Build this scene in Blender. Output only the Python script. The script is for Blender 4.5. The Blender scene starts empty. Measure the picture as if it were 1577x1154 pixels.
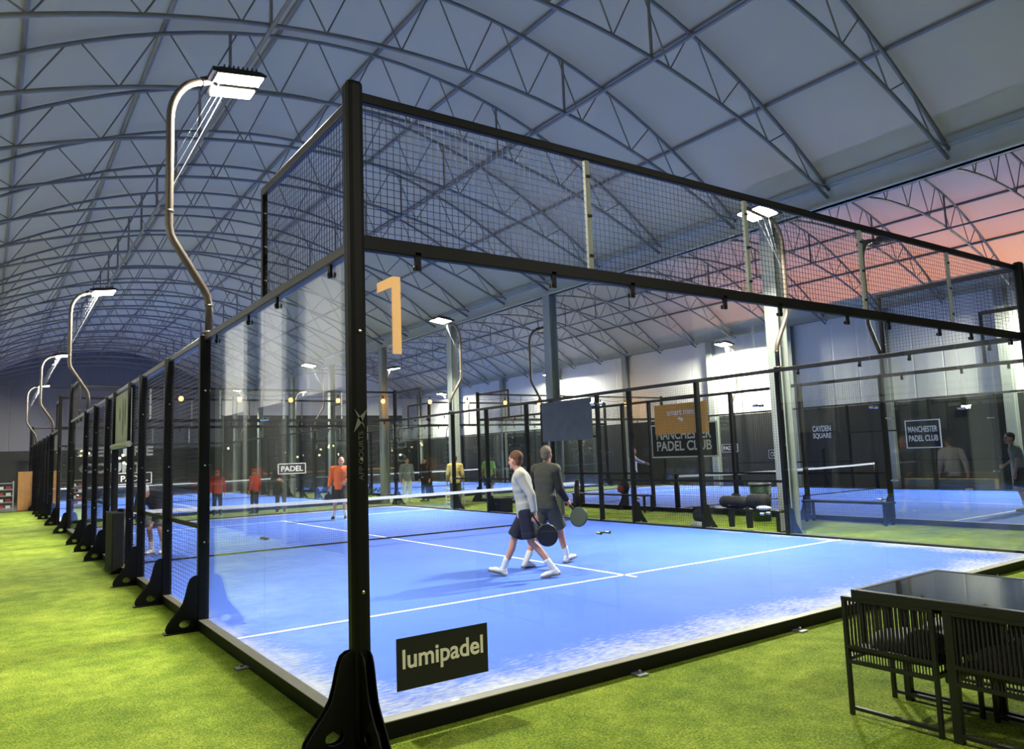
import bpy, bmesh, math, random
from mathutils import Vector, Matrix, Euler
random.seed(7)
S = bpy.context.scene
COL = S.collection
GZ = -0.07                      # grass level; the courts' playing surface is z = 0
PI = math.pi

# ------------------------------------------------------------------ materials
def lin(c):
    return tuple((x/255/12.92 if x/255 <= 0.04045 else ((x/255+0.055)/1.055)**2.4) for x in c) + (1.0,)

def nodes(name):
    m = bpy.data.materials.new(name); m.use_nodes = True
    nt = m.node_tree; nt.nodes.clear()
    out = nt.nodes.new('ShaderNodeOutputMaterial')
    return m, nt, out

def N(nt, t, **kw):
    n = nt.nodes.new(t)
    for k, v in kw.items():
        if k in n.inputs: n.inputs[k].default_value = v
        else: setattr(n, k, v)
    return n

def mat(name, rgb, rough=0.6, metal=0.0, spec=0.5, var=0.0, vscale=8.0, bump=0.0, bscale=60.0):
    """principled with a procedural noise variation of the colour and an optional bump"""
    m, nt, out = nodes(name)
    p = N(nt, 'ShaderNodeBsdfPrincipled'); p.inputs['Roughness'].default_value = rough
    p.inputs['Metallic'].default_value = metal; p.inputs['Specular IOR Level'].default_value = spec
    nt.links.new(p.outputs[0], out.inputs[0])
    c = lin(rgb); p.inputs['Base Color'].default_value = c
    tc = N(nt, 'ShaderNodeTexCoord')
    if var > 0:
        no = N(nt, 'ShaderNodeTexNoise'); no.inputs['Scale'].default_value = vscale; no.inputs['Detail'].default_value = 4
        nt.links.new(tc.outputs['Object'], no.inputs['Vector'])
        mx = N(nt, 'ShaderNodeMix', data_type='RGBA')
        mx.inputs[6].default_value = tuple(x*(1-var) for x in c[:3]) + (1,)
        mx.inputs[7].default_value = tuple(min(1, x*(1+var)) for x in c[:3]) + (1,)
        nt.links.new(no.outputs['Fac'], mx.inputs[0]); nt.links.new(mx.outputs[2], p.inputs['Base Color'])
    if bump > 0:
        no2 = N(nt, 'ShaderNodeTexNoise'); no2.inputs['Scale'].default_value = bscale; no2.inputs['Detail'].default_value = 5
        nt.links.new(tc.outputs['Object'], no2.inputs['Vector'])
        b = N(nt, 'ShaderNodeBump'); b.inputs['Strength'].default_value = bump; b.inputs['Distance'].default_value = 0.02
        nt.links.new(no2.outputs['Fac'], b.inputs['Height']); nt.links.new(b.outputs[0], p.inputs['Normal'])
    return m

def emit(name, rgb, strength):
    m, nt, out = nodes(name)
    e = N(nt, 'ShaderNodeEmission'); e.inputs[0].default_value = lin(rgb); e.inputs[1].default_value = strength
    nt.links.new(e.outputs[0], out.inputs[0]); return m

def glass_mat():
    """clear tempered pane: transmission with Schlick reflection"""
    m, nt, out = nodes('tempered_glass')
    geo = N(nt, 'ShaderNodeNewGeometry')
    dot = N(nt, 'ShaderNodeVectorMath', operation='DOT_PRODUCT')
    nt.links.new(geo.outputs['Normal'], dot.inputs[0]); nt.links.new(geo.outputs['Incoming'], dot.inputs[1])
    ab = N(nt, 'ShaderNodeMath', operation='ABSOLUTE'); nt.links.new(dot.outputs['Value'], ab.inputs[0])
    om = N(nt, 'ShaderNodeMath', operation='SUBTRACT'); om.inputs[0].default_value = 1; nt.links.new(ab.outputs[0], om.inputs[1])
    pw = N(nt, 'ShaderNodeMath', operation='POWER'); nt.links.new(om.outputs[0], pw.inputs[0]); pw.inputs[1].default_value = 5
    ml = N(nt, 'ShaderNodeMath', operation='MULTIPLY_ADD'); nt.links.new(pw.outputs[0], ml.inputs[0])
    ml.inputs[1].default_value = 0.96; ml.inputs[2].default_value = 0.04
    tr = N(nt, 'ShaderNodeBsdfTransparent'); tr.inputs[0].default_value = (0.955, 0.975, 0.965, 1)
    gl = N(nt, 'ShaderNodeBsdfGlossy'); gl.inputs['Roughness'].default_value = 0.015; gl.inputs[0].default_value = (1, 1, 1, 1)
    mx = N(nt, 'ShaderNodeMixShader')
    nt.links.new(ml.outputs[0], mx.inputs[0]); nt.links.new(tr.outputs[0], mx.inputs[1]); nt.links.new(gl.outputs[0], mx.inputs[2])
    nt.links.new(mx.outputs[0], out.inputs[0]); return m

def membrane_mat():
    """PVC roof fabric: mostly diffuse, partly see-through to the dusk sky"""
    m, nt, out = nodes('roof_membrane')
    tc = N(nt, 'ShaderNodeTexCoord')
    no = N(nt, 'ShaderNodeTexNoise'); no.inputs['Scale'].default_value = 0.35; no.inputs['Detail'].default_value = 5
    nt.links.new(tc.outputs['Object'], no.inputs['Vector'])
    mx = N(nt, 'ShaderNodeMix', data_type='RGBA')
    mx.inputs[6].default_value = (0.53, 0.49, 0.34, 1); mx.inputs[7].default_value = (0.61, 0.57, 0.41, 1)
    nt.links.new(no.outputs['Fac'], mx.inputs[0])
    df = N(nt, 'ShaderNodeBsdfDiffuse'); nt.links.new(mx.outputs[2], df.inputs[0])
    tr = N(nt, 'ShaderNodeBsdfTransparent'); tr.inputs[0].default_value = (0.95, 0.95, 0.95, 1)
    ms = N(nt, 'ShaderNodeMixShader'); ms.inputs[0].default_value = 0.24
    nt.links.new(df.outputs[0], ms.inputs[1]); nt.links.new(tr.outputs[0], ms.inputs[2])
    nt.links.new(ms.outputs[0], out.inputs[0]); return m

def grass_mat():
    m, nt, out = nodes('artificial_grass')
    p = N(nt, 'ShaderNodeBsdfPrincipled'); p.inputs['Roughness'].default_value = 0.85; p.inputs['Specular IOR Level'].default_value = 0.2
    tc = N(nt, 'ShaderNodeTexCoord')
    fine = N(nt, 'ShaderNodeTexNoise'); fine.inputs['Scale'].default_value = 75; fine.inputs['Detail'].default_value = 6; fine.inputs['Roughness'].default_value = 0.7
    mid = N(nt, 'ShaderNodeTexNoise'); mid.inputs['Scale'].default_value = 5; mid.inputs['Detail'].default_value = 5
    big = N(nt, 'ShaderNodeTexNoise'); big.inputs['Scale'].default_value = 0.9; big.inputs['Detail'].default_value = 3
    for n in (fine, mid, big): nt.links.new(tc.outputs['Object'], n.inputs['Vector'])
    a = N(nt, 'ShaderNodeMath', operation='MULTIPLY_ADD'); nt.links.new(mid.outputs['Fac'], a.inputs[0]); a.inputs[1].default_value = 0.42; a.inputs[2].default_value = -0.21
    b = N(nt, 'ShaderNodeMath', operation='MULTIPLY_ADD'); nt.links.new(big.outputs['Fac'], b.inputs[0]); b.inputs[1].default_value = 0.45; b.inputs[2].default_value = -0.22
    c = N(nt, 'ShaderNodeMath', operation='ADD'); nt.links.new(a.outputs[0], c.inputs[0]); nt.links.new(b.outputs[0], c.inputs[1])
    d = N(nt, 'ShaderNodeMath', operation='ADD'); nt.links.new(c.outputs[0], d.inputs[0])
    fx = N(nt, 'ShaderNodeMath', operation='MULTIPLY_ADD'); nt.links.new(fine.outputs['Fac'], fx.inputs[0]); fx.inputs[1].default_value = 1.5; fx.inputs[2].default_value = -0.25
    nt.links.new(fx.outputs[0], d.inputs[1])
    r = N(nt, 'ShaderNodeValToRGB'); nt.links.new(d.outputs[0], r.inputs[0])
    e = r.color_ramp.elements
    e[0].position = 0.25; e[0].color = lin((62, 88, 12)); e[1].position = 0.8; e[1].color = lin((176, 188, 72))
    e2 = r.color_ramp.elements.new(0.5); e2.color = lin((114, 138, 28))
    nt.links.new(r.outputs[0], p.inputs['Base Color'])
    bp = N(nt, 'ShaderNodeBump'); bp.inputs['Strength'].default_value = 0.8; bp.inputs['Distance'].default_value = 0.02
    nt.links.new(fine.outputs['Fac'], bp.inputs['Height']); nt.links.new(bp.outputs[0], p.inputs['Normal'])
    nt.links.new(p.outputs[0], out.inputs[0]); return m

def turf_mat():
    """blue court turf, with loose sand swept towards the back wall and the side glass"""
    m, nt, out = nodes('blue_court_turf')
    p = N(nt, 'ShaderNodeBsdfPrincipled'); p.inputs['Roughness'].default_value = 0.8; p.inputs['Specular IOR Level'].default_value = 0.25
    tc = N(nt, 'ShaderNodeTexCoord'); sx = N(nt, 'ShaderNodeSeparateXYZ'); nt.links.new(tc.outputs['Object'], sx.inputs[0])
    # distance to the nearest back / side glass (local court coordinates 0..10, 0..20)
    yd = N(nt, 'ShaderNodeMath', operation='PINGPONG'); nt.links.new(sx.outputs['Y'], yd.inputs[0]); yd.inputs[1].default_value = 10
    xd = N(nt, 'ShaderNodeMath', operation='PINGPONG'); nt.links.new(sx.outputs['X'], xd.inputs[0]); xd.inputs[1].default_value = 5
    xs = N(nt, 'ShaderNodeMath', operation='MULTIPLY_ADD'); nt.links.new(yd.outputs[0], xs.inputs[0]); xs.inputs[1].default_value = 0.10; nt.links.new(xd.outputs[0], xs.inputs[2])
    mn = N(nt, 'ShaderNodeMath', operation='SMOOTH_MIN'); nt.links.new(yd.outputs[0], mn.inputs[0]); nt.links.new(xs.outputs[0], mn.inputs[1]); mn.inputs[2].default_value = 0.4
    fall = N(nt, 'ShaderNodeMapRange'); nt.links.new(mn.outputs[0], fall.inputs[0])
    fall.inputs['From Min'].default_value = 0.0; fall.inputs['From Max'].default_value = 1.25; fall.inputs['To Min'].default_value = 0.58; fall.inputs['To Max'].default_value = 0.0
    mp = N(nt, 'ShaderNodeMapping'); nt.links.new(tc.outputs['Object'], mp.inputs[0]); mp.inputs['Scale'].default_value = (6, 20, 1); mp.inputs['Rotation'].default_value = (0, 0, 0.5)
    n1 = N(nt, 'ShaderNodeTexNoise'); n1.inputs['Scale'].default_value = 1.6; n1.inputs['Detail'].default_value = 9; n1.inputs['Roughness'].default_value = 0.72
    nt.links.new(mp.outputs[0], n1.inputs['Vector'])
    n2 = N(nt, 'ShaderNodeTexNoise'); n2.inputs['Scale'].default_value = 1.4; n2.inputs['Detail'].default_value = 3; nt.links.new(tc.outputs['Object'], n2.inputs['Vector'])
    ad = N(nt, 'ShaderNodeMath', operation='ADD'); nt.links.new(n1.outputs['Fac'], ad.inputs[0]); nt.links.new(fall.outputs[0], ad.inputs[1])
    ad2 = N(nt, 'ShaderNodeMath', operation='MULTIPLY_ADD'); nt.links.new(n2.outputs['Fac'], ad2.inputs[0]); ad2.inputs[1].default_value = 0.5; nt.links.new(ad.outputs[0], ad2.inputs[2])
    rr = N(nt, 'ShaderNodeMapRange'); nt.links.new(ad2.outputs[0], rr.inputs[0]); rr.inputs['From Min'].default_value = 1.04; rr.inputs['From Max'].default_value = 1.42
    rr.inputs['To Min'].default_value = 0; rr.inputs['To Max'].default_value = 0.9
    n3 = N(nt, 'ShaderNodeTexNoise'); n3.inputs['Scale'].default_value = 0.8; n3.inputs['Detail'].default_value = 4; nt.links.new(tc.outputs['Object'], n3.inputs['Vector'])
    bl = N(nt, 'ShaderNodeMix', data_type='RGBA'); bl.inputs[6].default_value = lin((66, 102, 206)); bl.inputs[7].default_value = lin((80, 118, 222))
    nt.links.new(n3.outputs['Fac'], bl.inputs[0])
    mx = N(nt, 'ShaderNodeMix', data_type='RGBA'); nt.links.new(rr.outputs[0], mx.inputs[0]); nt.links.new(bl.outputs[2], mx.inputs[6]); mx.inputs[7].default_value = lin((214, 212, 196))
    nt.links.new(mx.outputs[2], p.inputs['Base Color'])
    nt.links.new(p.outputs[0], out.inputs[0]); return m

def vinyl_mat(name, rgb):
    """thin sticker vinyl that lets some of the court light through"""
    m, nt, out = nodes(name)
    d = N(nt, 'ShaderNodeBsdfDiffuse'); t = N(nt, 'ShaderNodeBsdfTranslucent')
    for n in (d, t): n.inputs[0].default_value = lin(rgb)
    mx = N(nt, 'ShaderNodeMixShader'); mx.inputs[0].default_value = 0.5
    nt.links.new(d.outputs[0], mx.inputs[1]); nt.links.new(t.outputs[0], mx.inputs[2]); nt.links.new(mx.outputs[0], out.inputs[0]); return m

def cladding_mat(name, rgb, pitch=0.3):
    m, nt, out = nodes(name)
    p = N(nt, 'ShaderNodeBsdfPrincipled'); p.inputs['Roughness'].default_value = 0.5
    p.inputs['Base Color'].default_value = lin(rgb)
    tc = N(nt, 'ShaderNodeTexCoord')
    sx = N(nt, 'ShaderNodeSeparateXYZ'); nt.links.new(tc.outputs['Object'], sx.inputs[0])
    a = N(nt, 'ShaderNodeMath', operation='ADD'); nt.links.new(sx.outputs[0], a.inputs[0]); nt.links.new(sx.outputs[1], a.inputs[1])
    w = N(nt, 'ShaderNodeMath', operation='PINGPONG'); nt.links.new(a.outputs[0], w.inputs[0]); w.inputs[1].default_value = pitch
    g = N(nt, 'ShaderNodeMapRange'); nt.links.new(w.outputs[0], g.inputs[0]); g.inputs['From Min'].default_value = 0; g.inputs['From Max'].default_value = 0.03
    b = N(nt, 'ShaderNodeBump'); b.inputs['Strength'].default_value = 0.5; b.inputs['Distance'].default_value = 0.02
    nt.links.new(g.outputs[0], b.inputs['Height']); nt.links.new(b.outputs[0], p.inputs['Normal'])
    nt.links.new(p.outputs[0], out.inputs[0]); return m

M = dict(
    black=mat('black_powder_coat', (7, 7, 7), 0.5, spec=0.25, var=0.25, vscale=3),
    brownblack=mat('dark_bronze_steel', (34, 29, 26), 0.38, var=0.2, vscale=3),
    beamtop=mat('grey_beam_top', (150, 147, 134), 0.5, var=0.12, vscale=6),
    wire=mat('black_wire', (40, 38, 40), 0.3, metal=0.6),
    galv=mat('galvanised_steel', (150, 153, 156), 0.42, metal=0.55, var=0.15, vscale=5),
    truss=mat('truss_steel', (120, 119, 114), 0.45, metal=0.15, var=0.15, vscale=4),
    beam=mat('valley_beam_steel', (176, 180, 170), 0.5, metal=0.0, var=0.12, vscale=3),
    column=mat('pale_column_paint', (150, 156, 148), 0.5, var=0.08, vscale=3),
    wallcol=mat('dark_column_paint', (104, 110, 106), 0.6, var=0.1, vscale=3),
    polemat=mat('pole_bronze', (86, 77, 68), 0.4, metal=0.4, var=0.15),
    chrome=mat('bolt_chrome', (205, 205, 205), 0.22, metal=1.0),
    glass=glass_mat(), membrane=membrane_mat(), grass=grass_mat(), turf=turf_mat(),
    line=mat('white_line', (238, 240, 238), 0.7, var=0.04),
    netblack=mat('net_cord', (22, 24, 26), 0.7),
    netband=mat('net_tape', (236, 238, 238), 0.6, var=0.03),
    wallwhite=cladding_mat('white_cladding', (226, 225, 216), 0.5),
    walldark=mat('dark_windbreak', (34, 36, 34), 0.7, var=0.35, vscale=1.2),
    wallgrey=cladding_mat('grey_cladding', (104, 106, 112), 0.5),
    darkfloor=mat('dark_floor', (40, 40, 42), 0.6, var=0.2),
    signblack=mat('sign_black', (20, 21, 18), 0.6),
    cream=mat('sign_cream', (240, 233, 212), 0.7, var=0.03),
    sticker1=vinyl_mat('sticker_tan', (250, 222, 180)),
    logogrey=mat('logo_grey', (120, 120, 112), 0.5),
    logodim=mat('logo_dim', (84, 84, 78), 0.5),
    orangeb=mat('banner_orange', (226, 158, 60), 0.7, var=0.08),
    whiteb=mat('banner_cream', (186, 190, 168), 0.7, var=0.06),
    smudge=mat('banner_print', (120, 126, 116), 0.7, var=0.1),
    meshsheet=mat('black_windscreen', (98, 98, 90), 0.75, var=0.3, vscale=4),
    wood=mat('plywood', (176, 128, 72), 0.6, var=0.2, vscale=5),
    planks=mat('bench_planks', (150, 134, 96), 0.65, var=0.25, vscale=7),
    tabletop=mat('black_glass_top', (14, 14, 13), 0.03, spec=1.0),
    rope=mat('black_rope', (26, 24, 22), 0.8, var=0.2, vscale=40),
    chairmetal=mat('chair_metal', (34, 34, 33), 0.35, metal=0.2),
    cushion=mat('cushion_grey', (170, 165, 160), 0.9, var=0.1, bump=0.2),
    skin=mat('skin', (206, 150, 122), 0.55, var=0.08, vscale=14),
    skin2=mat('skin_tan', (188, 128, 98), 0.55, var=0.08, vscale=14),
    hairbrown=mat('hair_brown', (96, 64, 40), 0.8, var=0.3, vscale=40),
    hairgrey=mat('hair_grey', (106, 94, 80), 0.8, var=0.3, vscale=40),
    hairdark=mat('hair_dark', (40, 28, 22), 0.8, var=0.3, vscale=40),
    hairwhite=mat('hair_white', (190, 182, 168), 0.8, var=0.2, vscale=40),
    eyewhite=mat('eye_white', (235, 232, 226), 0.3), mouth=mat('lip', (150, 84, 76), 0.5),
    greyknit=mat('sweater_grey', (176, 174, 166), 0.9, var=0.08, vscale=20, bump=0.15),
    navy=mat('shorts_navy', (20, 22, 44), 0.85, var=0.15, vscale=12, bump=0.1),
    blackcloth=mat('black_cloth', (20, 19, 19), 0.85, var=0.2, vscale=12, bump=0.1),
    darkgrey=mat('dark_grey_cloth', (64, 64, 56), 0.85, var=0.15, vscale=12, bump=0.1),
    midgrey=mat('mid_grey_shirt', (128, 132, 126), 0.9, var=0.1, vscale=16, bump=0.1),
    orange=mat('shirt_orange', (240, 106, 38), 0.8, var=0.08, vscale=14, bump=0.1),
    lime=mat('shirt_lime', (186, 246, 140), 0.8, var=0.08),
    mustard=mat('jacket_mustard', (168, 148, 84), 0.85, var=0.25, vscale=9),
    red=mat('jacket_red', (184, 56, 48), 0.85, var=0.15),
    white=mat('white_cloth', (228, 228, 224), 0.85, var=0.05),
    shoewhite=mat('shoe_white', (232, 230, 218), 0.6, var=0.06),
    shoedark=mat('shoe_dark', (30, 32, 30), 0.6, var=0.1),
    racketblack=mat('racket_black', (18, 18, 20), 0.4), racketgreen=mat('racket_green', (44, 64, 54), 0.4),
    bag=mat('bag_black', (22, 22, 24), 0.8, var=0.3, vscale=14, bump=0.3, bscale=18),
    bagred=mat('bag_red_trim', (120, 40, 46), 0.8, var=0.2), bin=mat('bin_green', (28, 62, 44), 0.6, var=0.15),
    bottle=mat('bottle_red', (96, 26, 34), 0.4), basket=mat('basket_white', (212, 216, 206), 0.6),
    leaf=mat('leaf', (58, 96, 44), 0.7, var=0.3, vscale=9), pot=mat('planter', (70, 66, 60), 0.8, var=0.1),
    led=emit('led_lens', (255, 250, 226), 55.0), dimled=emit('led_strip', (255, 250, 236), 14.0),
    bulb=emit('warm_bulb', (255, 150, 60), 16.0), smallbulb=emit('small_bulb', (255, 226, 180), 10.0),
    crate=mat('shelf_goods', (150, 60, 56), 0.7, var=0.3), grille=mat('lamp_housing', (38, 36, 36), 0.45, metal=0.3),
    barfront=mat('bar_front', (52, 48, 44), 0.6, var=0.25),
)

[n for n in M['tabletop'].node_tree.nodes if n.type == 'BSDF_PRINCIPLED'][0].inputs['IOR'].default_value = 1.9
# ------------------------------------------------------------------ mesh builder
class MB:
    def __init__(s): s.v = []; s.f = []
    def add(s, vs, fs):
        o = len(s.v); s.v += [tuple(v) for v in vs]; s.f += [tuple(i+o for i in f) for f in fs]; return s
    def box(s, c, d, rot=None):
        x, y, z = d[0]/2, d[1]/2, d[2]/2
        vs = [Vector((a*x, b*y, e*z)) for a in (-1, 1) for b in (-1, 1) for e in (-1, 1)]
        if rot: R = Euler(rot).to_matrix(); vs = [R @ v for v in vs]
        vs = [v + Vector(c) for v in vs]
        return s.add(vs, [(0, 1, 3, 2), (4, 6, 7, 5), (0, 4, 5, 1), (2, 3, 7, 6), (0, 2, 6, 4), (1, 5, 7, 3)])
    def ext(s, lo, hi):
        return s.box([(a+b)/2 for a, b in zip(lo, hi)], [abs(b-a) for a, b in zip(lo, hi)])
    def tube(s, pts, r, n=8, cap=True):
        pts = [Vector(p) for p in pts]; k = len(pts); rs = r if isinstance(r, (list, tuple)) else [r]*k
        vs = []; up = None
        for i, p in enumerate(pts):
            t = (pts[min(i+1, k-1)] - pts[max(i-1, 0)]).normalized()
            if up is None:
                up = Vector((0, 0, 1)) if abs(t.z) < 0.9 else Vector((1, 0, 0))
            a = t.cross(up).normalized(); b = a.cross(t).normalized(); up = b
            for j in range(n):
                an = 2*PI*j/n + PI/n
                vs.append(p + (a*math.cos(an) + b*math.sin(an))*rs[i])
        fs = []
        for i in range(k-1):
            for j in range(n):
                fs.append((i*n+j, i*n+(j+1) % n, (i+1)*n+(j+1) % n, (i+1)*n+j))
        if cap: fs.append(tuple(range(n-1, -1, -1))); fs.append(tuple((k-1)*n+j for j in range(n)))
        return s.add(vs, fs)
    def prism(s, poly, axis, a, b):
        """extrude a 2-D outline along an axis from a to b"""
        n = len(poly)
        def P(u, v, w): return {'x': (w, u, v), 'y': (u, w, v), 'z': (u, v, w)}[axis]
        vs = [P(u, v, a) for u, v in poly] + [P(u, v, b) for u, v in poly]
        fs = [tuple(range(n-1, -1, -1)), tuple(range(n, 2*n))] + [(i, (i+1) % n, n+(i+1) % n, n+i) for i in range(n)]
        return s.add(vs, fs)
    def ball(s, c, r, nu=12, nv=8, rot=None):
        r = r if isinstance(r, (list, tuple)) else (r, r, r)
        R = Euler(rot).to_matrix() if rot else None
        vs = [Vector((0, 0, r[2]))]
        for i in range(1, nv):
            t = PI*i/nv
            for j in range(nu):
                a = 2*PI*j/nu; vs.append(Vector((r[0]*math.sin(t)*math.cos(a), r[1]*math.sin(t)*math.sin(a), r[2]*math.cos(t))))
        vs.append(Vector((0, 0, -r[2])))
        if R: vs = [R @ v for v in vs]
        vs = [v + Vector(c) for v in vs]; L = len(vs)-1
        fs = [(0, 1+j, 1+(j+1) % nu) for j in range(nu)]
        for i in range(nv-2):
            for j in range(nu):
                fs.append((1+i*nu+j, 1+(i+1)*nu+j, 1+(i+1)*nu+(j+1) % nu, 1+i*nu+(j+1) % nu))
        fs += [(L, 1+(nv-2)*nu+(j+1) % nu, 1+(nv-2)*nu+j) for j in range(nu)]
        return s.add(vs, fs)
    def cone(s, a, b, ra, rb, n=12):
        """tapered limb with rounded ends"""
        s.tube([a, b], [ra, rb], n); s.ball(a, ra, n, 8); s.ball(b, rb, n, 8); return s
    def mesh(s, name, m, smooth=False, bevel=0):
        me = bpy.data.meshes.new(name); me.from_pydata(s.v, [], s.f)
        bm = bmesh.new(); bm.from_mesh(me); bmesh.ops.recalc_face_normals(bm, faces=bm.faces)
        if bevel:
            es = [e for e in bm.edges if len(e.link_faces) == 2 and e.calc_face_angle(0) > 0.6]
            bmesh.ops.bevel(bm, geom=es, offset=bevel, segments=2, affect='EDGES', profile=0.5)
        bm.to_mesh(me); bm.free()
        me.materials.append(m)
        if smooth: me.polygons.foreach_set('use_smooth', [True]*len(me.polygons))
        return me
    def build(s, name, m, parent=None, smooth=False, bevel=0, loc=None):
        return link(name, s.mesh(name, m, smooth, bevel), parent, loc)

def link(name, me, parent=None, loc=None, rz=0, label=None):
    o = bpy.data.objects.new(name, me); COL.objects.link(o)
    if parent is not None: o.parent = parent
    if loc is not None: o.location = loc
    if rz: o.rotation_euler = (0, 0, rz)
    if label: o['label'] = label
    return o

def tag(o, label, cat, group=None, kind=None):
    o['label'] = label; o['category'] = cat
    if group: o['group'] = group
    if kind: o['kind'] = kind
    return o

def thing(name, label, cat, loc=(0, 0, 0), rz=0, group=None):
    o = bpy.data.objects.new(name, None); COL.objects.link(o); o.empty_display_size = 0.1
    o.location = loc; o.rotation_euler = (0, 0, rz)
    return tag(o, label, cat, group)

def kids(o): return [c for c in list(o.children)]
def dup(o, label=None, loc=None, rz=None, parent=None):
    c = o.copy(); COL.objects.link(c)
    if parent is not None: c.parent = parent
    if label: c['label'] = label
    if loc is not None: c.location = loc
    if rz is not None: c.rotation_euler = (0, 0, rz)
    for k in kids(o): dup(k, parent=c)
    return c

def struct(name, mb, m, label=None, smooth=False):
    o = mb.build(name, m, None, smooth); o['kind'] = 'structure'
    o['label'] = label; o['category'] = name.split('_')[0]
    return o

CACHE = {}
def cached(key, fn):
    if key not in CACHE: CACHE[key] = fn()
    return CACHE[key]

def text_mesh(txt, size, m, bold=0.0, depth=0.002, spacing=1.0):
    cu = bpy.data.curves.new('lettering', 'FONT'); cu.body = txt; cu.size = size; cu.align_x = 'CENTER'; cu.align_y = 'CENTER'
    cu.extrude = depth; cu.offset = bold; cu.space_character = spacing
    o = bpy.data.objects.new('lettering', cu); COL.objects.link(o)
    dg = bpy.context.evaluated_depsgraph_get(); dg.update()
    me = bpy.data.meshes.new_from_object(o.evaluated_get(dg)); bpy.data.objects.remove(o)
    me.materials.clear(); me.materials.append(m); me.name = 'lettering'
    return me

def fit_width(me, w, h=None):
    xs = [v.co.x for v in me.vertices]; ys = [v.co.y for v in me.vertices]
    cx, cy = (min(xs)+max(xs))/2, (min(ys)+max(ys))/2; k = w/(max(xs)-min(xs)); kh = k if h is None else h/(max(ys)-min(ys))
    for v in me.vertices: v.co.x = (v.co.x-cx)*k; v.co.y = (v.co.y-cy)*kh
    return me

FACE = {'-y': (PI/2, 0, 0), '+x': (PI/2, 0, PI/2), '-x': (PI/2, 0, -PI/2), '+y': (PI/2, 0, PI)}
def put_text(parent, txt, w, m, loc, face, bold=0.0, h=None, name='lettering', depth=0.002, extra=None):
    me = fit_width(text_mesh(txt, 0.2, m, bold, depth), w, h)
    o = link(name, me, parent, loc); o.rotation_euler = FACE[face] if extra is None else extra
    return o
ORD = ['first', 'second', 'third', 'fourth', 'fifth', 'sixth', 'seventh', 'eighth', 'ninth', 'tenth', 'eleventh', 'twelfth', 'thirteenth',
       'fourteenth', 'fifteenth', 'sixteenth', 'seventeenth', 'eighteenth', 'nineteenth', 'twentieth', 'twenty-first', 'twenty-second',
       'twenty-third', 'twenty-fourth', 'twenty-fifth', 'twenty-sixth', 'twenty-seventh']

# ------------------------------------------------------------------ camera
f_px = 1152.65
cam = bpy.data.cameras.new('camera'); cam.sensor_width = 36; cam.sensor_fit = 'HORIZONTAL'; cam.lens = 36*f_px/1577
co = bpy.data.objects.new('camera', cam); COL.objects.link(co)
Rm = Euler((1.678461, 0, -0.6114008)).to_matrix() @ Matrix.Rotation(-0.0361738, 3, 'Z')
co.matrix_world = Matrix.Translation((-1.92176, -4.43942, 1.61888)) @ Rm.to_4x4()
cam.clip_start = 0.05; cam.clip_end = 400
S.camera = co

# ------------------------------------------------------------------ dusk sky
w = bpy.data.worlds.new('dusk'); S.world = w; w.use_nodes = True
nt = w.node_tree; nt.nodes.clear()
out = nt.nodes.new('ShaderNodeOutputWorld'); bg = nt.nodes.new('ShaderNodeBackground'); nt.links.new(bg.outputs[0], out.inputs[0])
tc = nt.nodes.new('ShaderNodeTexCoord'); sx = nt.nodes.new('ShaderNodeSeparateXYZ'); nt.links.new(tc.outputs['Generated'], sx.inputs[0])
up = nt.nodes.new('ShaderNodeValToRGB'); nt.links.new(sx.outputs[2], up.inputs[0])
el = up.color_ramp.elements
el[0].position = 0.05; el[0].color = lin((62, 60, 82)); el[1].position = 0.65; el[1].color = lin((62, 66, 78))
e = el.new(0.3); e.color = lin((60, 63, 82))
gl = nt.nodes.new('ShaderNodeValToRGB'); nt.links.new(sx.outputs[2], gl.inputs[0])
el = gl.color_ramp.elements
el[0].position = 0.12; el[0].color = lin((255, 150, 84)); el[1].position = 0.40; el[1].color = lin((64, 66, 76))
e = el.new(0.205); e.color = lin((255, 160, 104)); e = el.new(0.245); e.color = lin((206, 140, 124)); e = el.new(0.285); e.color = lin((132, 110, 130)); e = el.new(0.335); e.color = lin((84, 80, 100))
nrm = nt.nodes.new('ShaderNodeVectorMath'); nrm.operation = 'MULTIPLY'; nt.links.new(tc.outputs['Generated'], nrm.inputs[0]); nrm.inputs[1].default_value = (1, 1, 0)
nr2 = nt.nodes.new('ShaderNodeVectorMath'); nr2.operation = 'NORMALIZE'; nt.links.new(nrm.outputs[0], nr2.inputs[0])
dt = nt.nodes.new('ShaderNodeVectorMath'); dt.operation = 'DOT_PRODUCT'; nt.links.new(nr2.outputs[0], dt.inputs[0]); dt.inputs[1].default_value = (0.99, 0.14, 0.0)
mr = nt.nodes.new('ShaderNodeMapRange'); nt.links.new(dt.outputs['Value'], mr.inputs[0]); mr.interpolation_type = 'SMOOTHSTEP'
mr.inputs['From Min'].default_value = 0.78; mr.inputs['From Max'].default_value = 0.995
mx = nt.nodes.new('ShaderNodeMix'); mx.data_type = 'RGBA'
nt.links.new(mr.outputs[0], mx.inputs[0]); nt.links.new(up.outputs[0], mx.inputs[6]); nt.links.new(gl.outputs[0], mx.inputs[7])
nt.links.new(mx.outputs[2], bg.inputs[0]); bg.inputs[1].default_value = 2.4

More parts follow.
